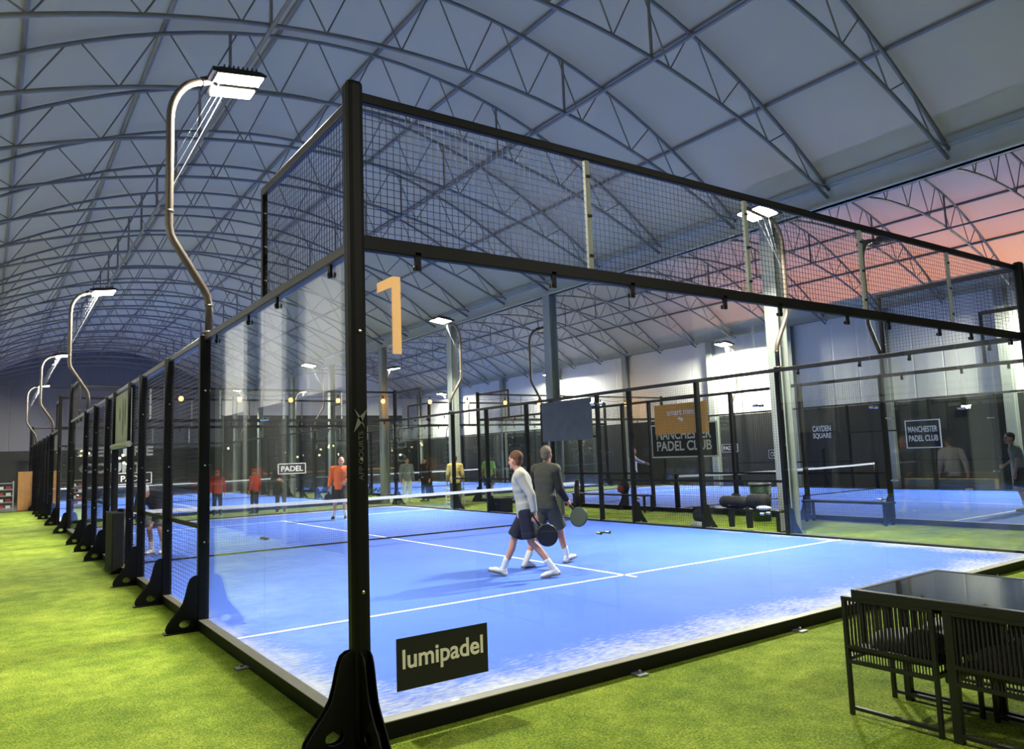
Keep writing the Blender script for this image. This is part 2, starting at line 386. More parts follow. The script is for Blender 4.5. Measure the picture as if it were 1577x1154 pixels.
# ------------------------------------------------------------------ hall shell
X0, XV, X1 = -3.5, 10.9, 24.3          # left wall, valley, right wall
YA, YB = -9.0, 48.0
struct('floor', MB().ext((X0, YA, GZ-0.1), (X1, 35.5, GZ)), M['grass'], 'bright green artificial grass carpet around the padel courts')
struct('floor_back', MB().ext((X0, 35.5, GZ-0.1), (X1, YB, GZ-0.01)), M['darkfloor'], 'dark hard floor at the far end beyond the grass')
struct('wall_left', MB().ext((X0-0.12, YA, 3.0), (X0, YB, 6.2)).ext((X0-0.12, YA, GZ-0.1), (X0-0.06, YB, 3.0)), M['wallwhite'], 'white clad side wall on the left of the hall')
struct('wall_right', MB().ext((X1, YA, 3.0), (X1+0.12, YB, 7.0)).ext((X1+0.06, YA, GZ-0.1), (X1+0.12, YB, 3.0)), M['wallwhite'], 'white clad side wall on the right of the hall')
struct('trim_1', MB().ext((X0-0.05, YA, GZ), (X0+0.01, YB, 3.0)), M['walldark'], 'dark windbreak lining on the lower left wall')
struct('trim_2', MB().ext((X1-0.01, YA, GZ), (X1+0.05, YB, 3.0)), M['walldark'], 'dark windbreak lining on the lower right wall')
def ztop(t): return 8.98 - 2.66*t*t
def zbot(t): return 7.88 - 1.74*t*t
def gable(y, xa, xb, z0):
    xc, h = (xa+xb)/2, (xb-xa)/2
    pts = [(xa, z0)] + [(xb, z0)] + [(xc+h*k/12, ztop(k/12)+0.1) for k in range(12, -13, -1)]
    return MB().prism(pts, 'y', y, y+0.1)
struct('wall_far', gable(YB, X0, XV, 6.4), M['wallgrey'], 'grey gable of the left bay at the far end')
struct('wall_far_right', gable(YB, XV, X1, 5.0), M['wallwhite'], 'white gable of the right bay at the far end')
struct('wall_far_left', MB().ext((X0, YB, 2.9), (XV, YB+0.1, 6.4)), M['wallgrey'], 'grey ribbed wall below the left gable')
struct('trim_3', MB().ext((X0, YB-0.02, GZ), (XV, YB+0.08, 2.9)), M['walldark'], 'dark lining along the foot of the far left wall')
struct('trim_4', MB().ext((XV, YB-0.02, GZ), (X1, YB+0.08, 5.0)), M['walldark'], 'tall dark lining on the far right wall')
struct('wall_near', gable(YA-0.1, X0, XV, GZ), M['walldark'], 'gable wall of the left bay behind the viewer')
struct('wall_near_right', gable(YA-0.1, XV, X1, GZ), M['walldark'], 'gable wall of the right bay behind the viewer')
for nm, xa, xb, lb in (('ceiling', X0, XV, 'blue-grey fabric barrel roof over the left bay'), ('ceiling_right', XV, X1, 'pink lit fabric barrel roof over the right bay')):
    xc, h = (xa+xb)/2, (xb-xa)/2; n = 40; vs = []; fs = []
    for j, y in enumerate((YA, YB)):
        for i in range(n+1):
            t = -1+2*i/n; vs.append((xc+h*t, y, ztop(t)+0.13))
    for i in range(n): fs.append((i, i+1, n+2+i, n+1+i))
    mb = MB(); mb.add(vs, fs); struct(nm, mb, M['membrane'], lb, True)

# arched lattice trusses: 25 per bay, one mesh per chord and per web bar
def make_truss(xa, xb, label, group):
    xc, h = (xa+xb)/2, (xb-xa)/2
    t = thing('roof_truss', label, 'truss', (xc, 0, 0), 0, group)
    arc = lambda fn, a=-1, b=1, n=28: [(h*(a+(b-a)*i/n), 0, fn(a+(b-a)*i/n)) for i in range(n+1)]
    MB().tube(arc(ztop), 0.033, 8).build('top_chord', M['truss'], t, True)
    MB().tube(arc(zbot, -0.985, 0.985), 0.033, 8).build('bottom_chord', M['truss'], t, True)
    npan = 12
    for k in range(npan):
        tb = -1+(2*k+1)/npan                                  # lower node in the middle of the panel
        for s in (0, 1):
            ta = -1+2*(k+s)/npan + (0.012 if s == 0 else -0.012)
            if abs(ta) > 0.99: continue
            MB().tube([(h*ta, 0, ztop(ta)), (h*tb, 0, zbot(tb))], 0.013, 5).build('web_bar', M['truss'], t)
    for tx in (-2.6/h, 2.6/h):
        MB().tube([(h*tx, 0, ztop(tx)), (h*tx, 0, zbot(tx))], 0.026, 6).build('vertical_post', M['truss'], t)
    return t
for bay, (xa, xb) in (('left', (X0, XV)), ('right', (XV, X1))):
    g = 'arched steel roof trusses of the %s bay' % bay
    proto = None
    ys = [1.07+2.15*k for k in range(-1, 22)]
    for i, y in enumerate(ys):
        lb = 'arched steel lattice truss of the %s roof bay, %s from the near end' % (bay, ORD[i])
        o = make_truss(xa, xb, lb, g) if proto is None else dup(proto, lb)
        if proto is None: proto = o
        o.location.y = y
    xc, h = (xa+xb)/2, (xb-xa)/2
    for k in range(-3, 4):
        x = xc + (1.8 if bay == 'left' else 1.68)*k; t = (x-xc)/h
        o = MB().tube([(x, YA, ztop(t)+0.085), (x, YB, ztop(t)+0.085)], 0.042, 6).build('roof_purlin', M['truss'])
        tag(o, 'long straight purlin under the %s roof fabric, %s from its left edge' % (bay, ORD[k+3]), 'purlin', 'roof purlins')
    for sgn, side in ((-1, 'left'), (1, 'right')):
        x = xc+2.6*sgn; t = 2.6/h
        o = MB().tube([(x, YA, zbot(t)-0.05), (x, YB, zbot(t)-0.05)], 0.03, 6).build('tie_bar', M['truss'])
        tag(o, 'straight tie bar along the lower chords, %s side of the %s roof bay' % (side, bay), 'tie bar', 'roof tie bars')

# gutter beams and columns
def gutter(x, z0, z1, label, side):
    t = thing('gutter_beam', label, 'beam', (x, 0, 0))
    MB().ext((-0.06, YA, z0), (0.06, YB, z1)).ext((-0.13, YA, z0), (0.13, YB, z0+0.03)).ext((-0.13, YA, z1-0.03), (0.13, YB, z1)).build('web', M['beam'], t)
    if side: MB().ext((-0.20, YA, z1), (0.2, YB, z1+0.1)).build('gutter', M['column'], t)
gutter(XV, 6.05, 6.42, 'long steel valley beam carrying the arches between the two roof bays', True)
gutter(X0+0.12, 5.95, 6.3, 'long steel eaves beam along the top of the left wall', False)
gutter(X1-0.16, 6.35, 6.9, 'long steel eaves beam along the top of the right wall', False)
def column_mesh(h, w=0.30, d=0.26, m='column'):
    return MB().ext((-w/2, -d/2, 0), (w/2, -d/2+0.02, h)).ext((-w/2, d/2-0.02, 0), (w/2, d/2, h)).ext((-0.012, -d/2+0.02, 0), (0.012, d/2-0.02, h)).mesh('column', M[m])
def column(x, y, h, label, group, rz=PI/2, m='column'):
    t = thing('steel_column', label, 'column', (x, y, GZ), rz, group)
    link('shaft', cached(('col', h, m), lambda: column_mesh(h, m=m)), t)
    link('base_plate', cached('colbase', lambda: MB().ext((-0.2, -0.2, 0), (0.2, 0.2, 0.025)).mesh('base_plate', M['galv'])), t)
vcol = [-6.5, -1.0, 4.62, 11.9, 17.35, 22.8, 28.3, 33.8, 39.3, 44.8]
vlab = ['behind the viewer', 'beside the near court corner', 'behind the bench with black bags', 'beside the doors of the two near courts', 'behind the lit lamp pole of the near court',
        'at the walkway between near and far courts', 'first past the orange lamps', 'second past the orange lamps', 'third past the orange lamps', 'last before the far wall']
for y, l in zip(vcol, vlab): column(XV, y, 6.12, 'pale steel column under the valley beam, '+l, 'columns under the valley beam')
for i, y in enumerate((4.6, 8.0, 11.35, 14.3, 17.5, 22.8, 28.3, 33.8, 39.3, 44.8)):
    column(X0+0.16, y, 6.0, 'steel column standing against the left wall, %s from the viewer' % ORD[i], 'columns on the left wall', PI/2, 'wallcol')
for i, y in enumerate((0.5, 5.75, 9.6, 13.4, 17.4, 22.8, 28.3, 33.8, 39.3, 44.8)):
    column(X1-0.18, y, 6.4, 'steel column standing against the right wall, %s from the near end' % ORD[i], 'columns on the right wall', PI/2)

# ------------------------------------------------------------------ padel courts
def wire_panel(w_, h_, p=0.05, r=0.0021):
    mb = MB(); nx = int(round(w_/p)); nz = int(round(h_/p))
    for i in range(nx+1): mb.tube([(w_*i/nx, 0, 0), (w_*i/nx, 0, h_)], r, 4, False)
    for k in range(nz+1): mb.tube([(0, r*1.2, h_*k/nz), (w_, r*1.2, h_*k/nz)], r, 4, False)
    return mb.mesh('wire_mesh', M['wire'])
def fin_outline():
    o = [(0.0, 0.0), (0.30, 0.0), (0.315, 0.03), (0.30, 0.085), (0.25, 0.15), (0.20, 0.21), (0.15, 0.28), (0.125, 0.36), (0.105, 0.45), (0.085, 0.52), (0.06, 0.55), (0.0, 0.56)]
    return o
def fin_mesh():
    """foot gusset: two thin plates with a gap, a window in each, and a ground plate"""
    mb = MB(); O = fin_outline()
    n = len(O)
    hole = [(0.075, 0.035), (0.20, 0.035), (0.225, 0.06), (0.17, 0.11), (0.12, 0.15), (0.085, 0.12)]
    for y0 in (-0.032, 0.024):
        # plate with a hole: bridge polygon outline and hole with a strip of quads
        def ring(poly, m=24):
            L = [0]; P = poly + [poly[0]]
            for a, b in zip(P, P[1:]): L.append(L[-1]+math.dist(a, b))
            res = []
            for i in range(m):
                s = L[-1]*i/m
                for j in range(len(poly)):
                    if L[j] <= s <= L[j+1]:
                        u = (s-L[j])/(L[j+1]-L[j]); res.append((P[j][0]+u*(P[j+1][0]-P[j][0]), P[j][1]+u*(P[j+1][1]-P[j][1]))); break
            return res
        m = 36; A = ring(O, m); c = (0.13, 0.085)
        H = []
        for (px, pz) in A:
            an = math.atan2(pz-c[1], px-c[0]); H.append((c[0]+0.058*math.cos(an), c[1]+0.042*math.sin(an)))
        vs = [(-p[0], y, p[1]) for y in (y0, y0+0.008) for p in A] + [(-p[0], y, p[1]) for y in (y0, y0+0.008) for p in H]
        fs = []
        for i in range(m):
            j = (i+1) % m
            fs += [(i, j, 2*m+j, 2*m+i), (m+i, 3*m+i, 3*m+j, m+j), (i, m+i, m+j, j), (2*m+i, 2*m+j, 3*m+j, 3*m+i)]
        mb.add(vs, fs)
    mb.ext((-0.33, -0.06, 0), (0.02, 0.06, 0.012))
    return mb.mesh('foot_gusset', M['black'])
def post_mesh(h, w, d, r=0.0):
    return MB().ext((-w/2, -d/2, 0), (w/2, d/2, h)).mesh('post', M['black'], False, r)
def bolts_mesh():
    return MB().tube([(0, 0, 0), (0, -0.012, 0)], 0.011, 8).ball((0, -0.012, 0), (0.011, 0.006, 0.011), 8, 6).mesh('bolt', M['chrome'])
def clamp_mesh():
    return MB().ext((-0.022, -0.026, -0.075), (0.022, -0.008, 0.05)).ext((-0.022, -0.03, 0.03), (0.022, 0.03, 0.05)).tube([(0, -0.026, -0.05), (0, -0.034, -0.05)], 0.016, 10).tube([(0, 0.008, -0.05), (0, 0.02, -0.05)], 0.02, 10).mesh('top_clamp', M['black'])
def joint_mesh():
    mb = MB()
    for s in (-1, 1):
        mb.tube([(s*0.045, -0.022, 0), (s*0.045, 0.022, 0)], 0.013, 10)
    mb.ext((-0.055, 0.008, -0.006), (0.055, 0.014, 0.006))
    return mb.mesh('joint_bolt', M['chrome'])

GLASS_T = 0.012
def post(x, y, h, label, out, court, w=0.075, d=0.11, fin=True, round_=False, fins=None):
    """out: rotation of the foot gusset, 0 = gusset towards -x"""
    t = thing('fence_post', label, 'post', (x, y, GZ), 0, 'fence posts of the '+court)
    if round_: me = cached(('cpost', h), lambda: post_mesh(h, 0.118, 0.118, 0.034))
    else: me = cached(('post', h, w, d), lambda: post_mesh(h, d, w, 0.006))
    link('shaft', me, t)
    fm = cached('fin', fin_mesh)
    for a in (fins if fins is not None else ([out] if fin else [])):
        q = link('foot_gusset', fm, t, (-0.045*math.cos(a), -0.045*math.sin(a), 0), a)
    for z in (0.9, 1.7, 2.5):
        q = link('bolt', cached('bolt', bolts_mesh), t, (0.02 if x > 0 else 0, -w/2-0.001 if not round_ else -0.06, z))
    return t

def glass_panel(x, y, w_, axis, label, court, z0=0.04, h=2.94, out=-1, joint=True):
    """a pane standing in the fence line; axis 'x' runs along x, 'y' along y"""
    rz = 0 if axis == 'x' else PI/2
    t = thing('glass_screen', label, 'glass panel', (x, y, z0), rz, 'glass panels of the '+court)
    link('pane', cached(('pane', w_, h), lambda: MB().ext((0.004, -GLASS_T/2, 0), (w_-0.004, GLASS_T/2, h)).mesh('pane', M['glass'])), t)
    for u in (0.43, w_-0.4):
        q = link('top_clamp', cached('clamp', clamp_mesh), t, (u, 0, h-0.02), 0 if out < 0 else PI)
    if joint:
        for z in (1.0, 2.0):
            link('joint_bolt', cached('joint', joint_mesh), t, (w_, 0, z-z0), 0 if out < 0 else PI)
    return t

def mesh_panel(x, y, w_, z0, h, axis, label, court, rails=()):
    rz = 0 if axis == 'x' else PI/2
    t = thing('wire_fence', label, 'fence panel', (x, y, z0), rz, 'wire mesh panels of the '+court)
    link('wire_mesh', cached(('wire', round(w_, 3), round(h, 3)), lambda: wire_panel(w_, h)), t)
    for r in rails:
        link('frame_rail', cached(('rail', round(w_, 3)), lambda: MB().ext((0, -0.02, -0.022), (w_, 0.02, 0.022)).mesh('frame_rail', M['black'])), t, (0, 0, r))
    return t

def rail(p0, p1, s, label, court, m='brownblack'):
    p0, p1 = Vector(p0), Vector(p1); c = (p0+p1)/2
    t = thing('top_rail', label, 'rail', tuple(c), 0, 'rails of the '+court)
    d = (p1-p0); L = d.length
    if abs(d.x) > abs(d.y): MB().ext((-L/2, -s[0]/2, -s[1]/2), (L/2, s[0]/2, s[1]/2)).build('bar', M[m], t, False, 0.008)
    else: MB().ext((-s[0]/2, -L/2, -s[1]/2), (s[0]/2, L/2, s[1]/2)).build('bar', M[m], t, False, 0.008)
    return t

def court(x0, y0, name, walls):
    """a whole 10 x 20 m court with origin at its near-left corner"""
    FR, BK, LF, RT = walls
    c = thing('court_surface', 'blue turf playing surface with white lines of the '+name, 'court', (x0, y0, 0))
    MB().ext((0.012, 0.012, -0.06), (9.988, 19.988, 0)).build('turf', M['turf'], c)
    L = lambda a, b: MB().ext((a[0], a[1], 0), (b[0], b[1], 0.003)).build('court_line', M['line'], c)
    L((0.02, 3.0), (9.98, 3.05)); L((0.02, 16.95), (9.98, 17.0)); L((4.975, 2.8), (5.025, 10.0)); L((4.975, 10.0), (5.025, 17.2))
    # kerb beams
    for (lo, hi, side) in (((-0.08, -0.08), (10.08, 0.01), FR), ((-0.08, 19.99), (10.08, 20.08), BK), ((-0.08, 0.01), (0.01, 19.99), LF), ((9.99, 0.01), (10.08, 19.99), RT)):
        t = thing('kerb_beam', 'low black steel kerb beam under the %s of the %s' % (side, name), 'kerb beam', (x0, y0, 0), 0, 'kerb beams of the '+name)
        MB().ext((lo[0], lo[1], GZ), (hi[0], hi[1], 0.032)).build('beam', M['black'], t)
        MB().ext((lo[0], lo[1], 0.032), (hi[0], hi[1], 0.038)).build('top_plate', M['beamtop'], t)
        if side in (FR, LF) and x0 < 1 and y0 < 1:
            for k in ((2.18, 4.2, 6.2, 8.2) if side == FR else (2.2,)):
                b = MB().ext((-0.05, -0.05, 0), (0.05, 0.05, 0.012)).tube([(0, 0, 0.01), (0, 0, 0.035)], 0.012, 8)
                b.build('anchor_plate', M['galv'], t, loc=((k, -0.13, GZ+0.002) if side == FR else (-0.13, k, GZ+0.002)))
    lab = lambda s, k, what: '%s, %s from front, %s of %s' % (what, ORD[k], s, name)
    # glass: five panes in each back wall, two at each end of each side
    for i in range(5):
        glass_panel(x0+2*i, y0, 2.0, 'x', 'clear glass pane, %s from left, in %s of %s' % (ORD[i], FR, name), name, joint=i < 4)
        glass_panel(x0+2*i, y0+20, 2.0, 'x', 'clear glass pane, %s from left, in %s of %s' % (ORD[i], BK, name), name, out=1, joint=i < 4)
        mesh_panel(x0+2*i+0.02, y0, 1.96, 3.07, 0.92, 'x', 'wire mesh strip, %s from left, above %s of %s' % (ORD[i], FR, name), name)
        mesh_panel(x0+2*i+0.02, y0+20, 1.96, 3.07, 0.92, 'x', 'wire mesh strip, %s from left, above %s of %s' % (ORD[i], BK, name), name)
    for xs, side in ((0, LF), (10, RT)):
        x = x0+xs; o = -1 if xs == 0 else 1
        for i, y in enumerate((0, 2, 16, 18)):
            glass_panel(x, y0+y, 2.0, 'y', lab(side, i, 'clear glass pane'), name, out=-o, joint=y in (0, 16, 18))
        for i, (ya, yb, za, zb) in enumerate(((4.09, 5.96, 0.05, 2.93), (6.04, 7.96, 0.05, 2.93), (8.04, 9.06, 0.05, 2.93), (9.14, 10.86, 2.0, 2.93),
                                              (10.94, 11.96, 0.05, 2.93), (12.04, 13.96, 0.05, 2.93), (14.04, 15.91, 0.05, 2.93))):
            mesh_panel(x, y0+ya, yb-ya, za, zb-za, 'y', lab(side, i, 'black wire mesh fence section'), name, rails=((0.92,) if za < 1 else (0.0,)))
        for i, y in enumerate((0.03, 18.02)):
            mesh_panel(x, y0+y, 1.94, 3.07, 0.92, 'y', 'wire mesh step above %s end glass, %s of %s' % ('near' if i == 0 else 'far', side, name), name)
            rail((x, y0+(y if i == 0 else 20-2.0), 4.0), (x, y0+(2.0 if i == 0 else 20), 4.0), (0.05, 0.07), 'short high rail at %s end, %s of %s' % ('near' if i == 0 else 'far', side, name), name)
            yy = y0+(2.0 if i == 0 else 18.0)
            t = thing('step_post', 'short dark upright ending the %s mesh step, %s of %s' % ('near' if i == 0 else 'far', side, name), 'post', (x, yy, 3.0), 0, 'step posts of the '+name)
            link('shaft', cached('steppost', lambda: post_mesh(1.03, 0.045, 0.05, 0.004)), t)
            for z in (0.2, 0.5, 0.8): link('bolt', cached('bolt', bolts_mesh), t, (o*0.0, -0.023, z))
        rail((x, y0, 3.01), (x, y0+20, 3.01), (0.08, 0.07), 'long dark top rail along %s of %s' % (side, name), name)
        a = 0 if xs == 0 else PI
        for i, y in enumerate((4.045, 6.0, 8.0, 9.1, 10.9, 12.0, 14.0, 15.955)):
            what = 'slim black door post' if y in (9.1, 10.9) else 'black steel fence post with splayed foot'
            post(x+o*0.03, y0+y, 3.03-GZ, lab(side, i, what), a, name, fin=y not in (9.1, 10.9), w=0.075 if y not in (9.1, 10.9) else 0.06)
    for i, (sd, yy) in enumerate(((FR, 0), (BK, 20))):
        rail((x0, y0+yy, 3.03), (x0+10, y0+yy, 3.03), (0.06, 0.1), 'thick black rail above the glass, %s of %s' % (sd, name), name, 'black')
        rail((x0, y0+yy, 4.02), (x0+10, y0+yy, 4.02), (0.05, 0.07), 'slim black rail topping the mesh above %s of %s' % (sd, name), name, 'black')
        for k, x in enumerate((2, 4, 6, 8)):
            t = thing('mesh_upright', 'pale flat mesh upright, %s from left, above %s of %s' % (ORD[k], sd, name), 'post', (x0+x, y0+yy, 3.07), 0, 'mesh uprights of the '+name)
            link('shaft', cached('upright', lambda: MB().ext((-0.024, -0.014, 0), (0.024, 0.014, 0.93)).mesh('shaft', M['column'])), t)
            for z in (0.12, 0.45, 0.78): link('bolt', cached('bolt2', lambda: MB().ext((-0.02, -0.012, -0.01), (0.02, 0, 0.01)).mesh('bolt', M['black'])), t, (0, -0.014, z))
        for k, (x, s2) in enumerate(((0, 'left'), (10, 'right'))):
            sg = -1 if k == 0 else 1; sy = -1 if i == 0 else 1
            post(x0+x+sg*0.035, y0+yy+sy*0.035, 4.1-GZ, 'thick black corner post where %s and %s of %s meet' % (sd, LF if k == 0 else RT, name), 0, name, round_=True,
                 fins=[0 if k == 0 else PI, PI/2 if i == 0 else -PI/2])
    # net
    n = thing('padel_net', 'black net with white band across the middle of the '+name, 'net', (x0, y0+10, 0))
    mb = MB(); nx = 230; sag = lambda x: 0.87+0.045*((x-5)/5)**2
    for i in range(nx+1):
        x = 0.02+9.96*i/nx; mb.tube([(x, 0, 0.02), (x, 0, sag(x)-0.05)], 0.0012, 3, False)
    for k in range(20):
        mb.tube([(0.02+9.96*i/20, 0, 0.02+(sag(0.02+9.96*i/20)-0.07)*k/19) for i in range(21)], 0.0012, 3, False)
    link('netting', cached('netting', lambda: mb.mesh('netting', M['netblack'])), n)
    mb = MB()
    for i in range(20):
        xa, xb = 0.03+9.94*i/20, 0.03+9.94*(i+1)/20
        mb.add([(xa, -0.008, sag(xa)-0.06), (xb, -0.008, sag(xb)-0.06), (xb, -0.008, sag(xb)), (xa, -0.008, sag(xa)), (xa, 0.008, sag(xa)-0.06), (xb, 0.008, sag(xb)-0.06), (xb, 0.008, sag(xb)), (xa, 0.008, sag(xa))],
               [(0, 1, 2, 3), (5, 4, 7, 6), (3, 2, 6, 7), (4, 5, 1, 0), (0, 3, 7, 4), (1, 5, 6, 2)])
    link('top_band', cached('band', lambda: mb.mesh('top_band', M['netband'])), n)
    MB().ext((0.02, -0.012, 0.004), (9.98, 0.012, 0.03)).build('bottom_tape', M['netblack'], n)
    for xx in (-0.03, 10.03):
        link('net_post', cached('netpost', lambda: MB().tube([(0, 0, 0), (0, 0, 0.93)], 0.07, 14).tube([(0, 0, 0.93), (0, 0, 0.96)], [0.07, 0.05], 14).mesh('net_post', M['black'], True)), n, (xx, 0, 0.0))
    return c
NEAR, EAST, FARL, FARR = 'near court', 'right-hand court', 'far left court', 'far right court'
WALLS = ('front wall', 'back wall', 'left side', 'right side')
court(0, 0, NEAR, WALLS)
court(13.6, 0, EAST, WALLS)
court(0, 24, FARL, WALLS)
court(13.6, 24, FARR, WALLS)

# ------------------------------------------------------------------ floodlights on bent poles
def light(parent, loc, power, size=(0.5, 0.34), tilt=(0, 0, 0), spread=180):
    l = bpy.data.lights.new('flood', 'AREA'); l.shape = 'RECTANGLE'; l.size = size[0]; l.size_y = size[1]; l.energy = power; l.spread = math.radians(spread)
    l.color = (1.0, 0.955, 0.82)
    o = bpy.data.objects.new('flood', l); COL.objects.link(o); o.parent = parent; o.location = loc; o.rotation_euler = tilt
    return o
def pole_path():
    # leaves the fence post, bends outwards, rises, curls back over the court
    pts = [(0, 0, 0), (-0.0, 0, 0.30), (-0.02, 0, 0.42), (-0.06, 0, 0.50), (-0.36, 0, 0.98), (-0.40, 0, 1.06), (-0.415, 0, 1.16), (-0.415, 0, 2.35)]
    for k in range(1, 9):
        a = PI*0.42*k/8; pts.append((-0.415+0.36*(1-math.cos(a)), 0, 2.35+0.5*math.sin(a)))
    pts.append((pts[-1][0]+0.10, 0, pts[-1][2]+0.045))
    return pts
PP = pole_path()
def housing_mesh():
    mb = MB().prism([(-0.02, 0.0), (0.50, 0.075), (0.52, 0.10), (0.44, 0.125), (0.0, 0.075), (-0.06, 0.03)], 'y', -0.125, 0.125)
    for k in range(8): mb.box((0.06+0.05*k, 0, 0.10+0.006*k), (0.01, 0.2, 0.05), (0, -0.14, 0))
    return mb.mesh('lamp_housing', M['grille'])
def lens_mesh(m): return MB().prism([(0.03, 0.001), (0.48, 0.066), (0.48, 0.056), (0.03, -0.009)], 'y', -0.105, 0.105).mesh('lens', m)
def lamp(x, y, flip, label, lit=True, power=760):
    t = thing('floodlight_pole', label, 'floodlight', (x, y, 3.045), PI if flip else 0, 'floodlight poles')
    link('pole', cached('pole', lambda: MB().tube(PP, [0.042]*len(PP), 10).tube([(0, 0, 0), (0, 0, 0.025)], 0.08, 10).tube([(0, 0, 0.3), (0, 0, 0.32)], 0.047, 10).tube([(-0.415, 0, 1.3), (-0.415, 0, 1.32)], 0.047, 10).mesh('pole', M['polemat'], True)), t)
    e = PP[-1]
    link('cross_arm', cached('arm', lambda: MB().box((e[0]+0.03, 0, e[2]+0.01), (0.07, 0.62, 0.05)).tube([(e[0]-0.05, 0, e[2]-0.02), (e[0]+0.05, 0, e[2]+0.02)], 0.05, 10).mesh('cross_arm', M['grille'])), t)
    for s in (-0.17, 0.17):
        h = link('lamp_head', cached('housing', housing_mesh), t, (e[0]+0.07, s, e[2]-0.02))
        link('lens', cached(('lens', lit), lambda: lens_mesh(M['led'] if lit else M['grille'])), h)
    for k, (s, z) in enumerate(((-0.05, 1.9), (0.0, 1.75), (0.05, 1.6))):
        link('stay_wire', cached(('wire', k), lambda: MB().tube([(-0.38, 0, z), (e[0]+0.12+0.05*k, s*3, e[2]-0.03)], 0.003, 4).mesh('stay_wire', M['galv'])), t)
    wall = x > 20
    if lit:
        light(t, (e[0]+0.30, 0, e[2]-0.07), power*1.7 if wall else power, tilt=(0, (-0.12 if wall else -0.42) if flip else 0.28, 0), spread=180 if wall else 180 if not flip else 135)
    return t
lamps = [
 (0, 4, False, 'tall bent floodlight pole on the near court left side, nearest the viewer', True),
 (0, 16, False, 'lit floodlight pole on the near court left side, second from the viewer', True),
 (10, 4, True, 'lit floodlight pole on the right fence of the near court, near end', True),
 (10, 16, True, 'lit floodlight pole on the right fence of the near court, far end', True),
 (13.6, 4, False, 'unlit floodlight pole with dark twin heads at the near end of the right-hand court', False),
 (13.6, 16, False, 'unlit floodlight pole at the far end of the right-hand court left side', False),
 (23.6, 4, True, 'lit floodlight pole on the right side of the right-hand court, near end', True),
 (23.6, 16, True, 'lit floodlight pole on the right side of the right-hand court, far end', True),
 (0, 28, False, 'lit floodlight pole on the far left court left side, third along the walkway', True),
 (0, 40, False, 'small distant floodlight pole on the far left court left side, last along the walkway', True),
 (10, 28, True, 'lit floodlight pole on the right side of the far left court, near end', True),
 (10, 40, True, 'lit floodlight pole on the right side of the far left court, far end', True),
 (13.6, 28, False, 'lit floodlight pole on the left side of the far right court, near end', True),
 (13.6, 40, False, 'lit floodlight pole on the left side of the far right court, far end', True),
 (23.6, 28, True, 'lit floodlight pole on the right side of the far right court, near end', True),
 (23.6, 40, True, 'lit floodlight pole on the right side of the far right court, far end', True)]
for a in lamps: lamp(*a)

# added fill lamps, out of view behind the camera, brightening the front stickers
for i, (x, y) in enumerate(((0.6, -6.6), (6.8, -6.6))):
    t = thing('added_fill_lamp', 'added round fill lamp hung unseen behind the viewer, %s one' % ('left' if i == 0 else 'right'), 'lamp', (x, y, 6.2))
    MB().tube([(0, 0, 0), (0, 0, 0.06), (0, 0, 0.16), (0, 0, 0.28)], [0.20, 0.20, 0.12, 0.07], 18).build('housing', M['grille'], t, True)
    MB().tube([(0, 0, -0.012), (0, 0, 0.0)], 0.18, 18).build('lens', M['led'], t); MB().tube([(0, 0, 0.28), (0, 0, 1.3)], 0.008, 5).build('cord', M['black'], t)
    light(t, (0, 0, -0.05), 240, (0.34, 0.34))
# ------------------------------------------------------------------ signs, banners and stickers
t = thing('sponsor_sticker', 'black sticker with cream lettering low on the front glass by the corner post', 'sticker', (0.56, -0.009, 0.335))
MB().ext((-0.34, -0.002, -0.16), (0.34, 0.002, 0.16)).build('board', M['signblack'], t)
put_text(t, 'lumipadel', 0.60, M['cream'], (0, -0.004, 0.01), '-y', bold=0.0035, h=0.155)
t = thing('number_sticker', 'tan number 1 sticker high on the front glass by the corner post', 'sticker', (0.215, -0.009, 2.57))
MB().prism([(0.02, -0.26), (0.085, -0.26), (0.085, 0.26), (0.025, 0.26), (-0.085, 0.20), (-0.085, 0.135), (0.02, 0.185)], 'y', -0.002, 0.002).build('numeral', M['sticker1'], t)
# logo and vertical lettering on the corner post
t = thing('post_decal', 'grey cross logo and upright lettering printed on the corner post', 'decal', (-0.035, -0.035, 1.71))
za = (PI/2, 0, -0.0)
def leafshape(a, b, wid):
    a, b = Vector(a), Vector(b); d = (b-a); n = Vector((-d.y, d.x)).normalized()*wid
    return [tuple(a), tuple(a+d*0.5+n), tuple(b), tuple(a+d*0.5-n*0.6)]
MB().prism([(x, z) for x, z in leafshape((-0.045, -0.075), (0.045, 0.07), 0.022)], 'y', -0.0615, -0.0595).prism([(x, z) for x, z in leafshape((-0.04, 0.07), (0.03, -0.05), 0.010)], 'y', -0.0615, -0.0595).build('logo', M['logogrey'], t, loc=(0.0, 0, 0.16))
put_text(t, 'AFP COURTS', 0.30, M['logodim'], (0.0, -0.061, -0.06), '-y', bold=0.0, h=0.032, extra=(PI/2, -PI/2, 0))
# banners above the doors
t = thing('door_banner', 'pale cream banner with faint print above the left side door', 'banner', (-0.035, 10.0, 2.47))
MB().ext((-0.005, -0.95, -0.47), (0.005, 0.95, 0.47)).build('sheet', M['whiteb'], t)
MB().tube([(-0.03, -0.95, -0.44), (-0.03, 0.95, -0.44)], 0.05, 10).build('rolled_hem', M['whiteb'], t)
for a in ((0.32, 0.12, 0.30), (0.05, 0.05, 0.42), (-0.32, 0.10, 0.16)):
    MB().ball((-0.007, -a[0], a[1]), (0.003, 0.09, a[2]*0.8), 12, 10).build('printed_mark', M['smudge'], t)
t = thing('windscreen', 'black mesh sheet hung above the right side door of the near court', 'windscreen', (9.93, 10.18, 2.44))
mb = MB()
for k in range(40): mb.box((0, 0, -0.49+0.0252*k), (0.006, 1.98, 0.021))
mb.ext((-0.001, -0.99, -0.5), (0.001, 0.99, 0.5)); mb.build('sheet', M['meshsheet'], t)
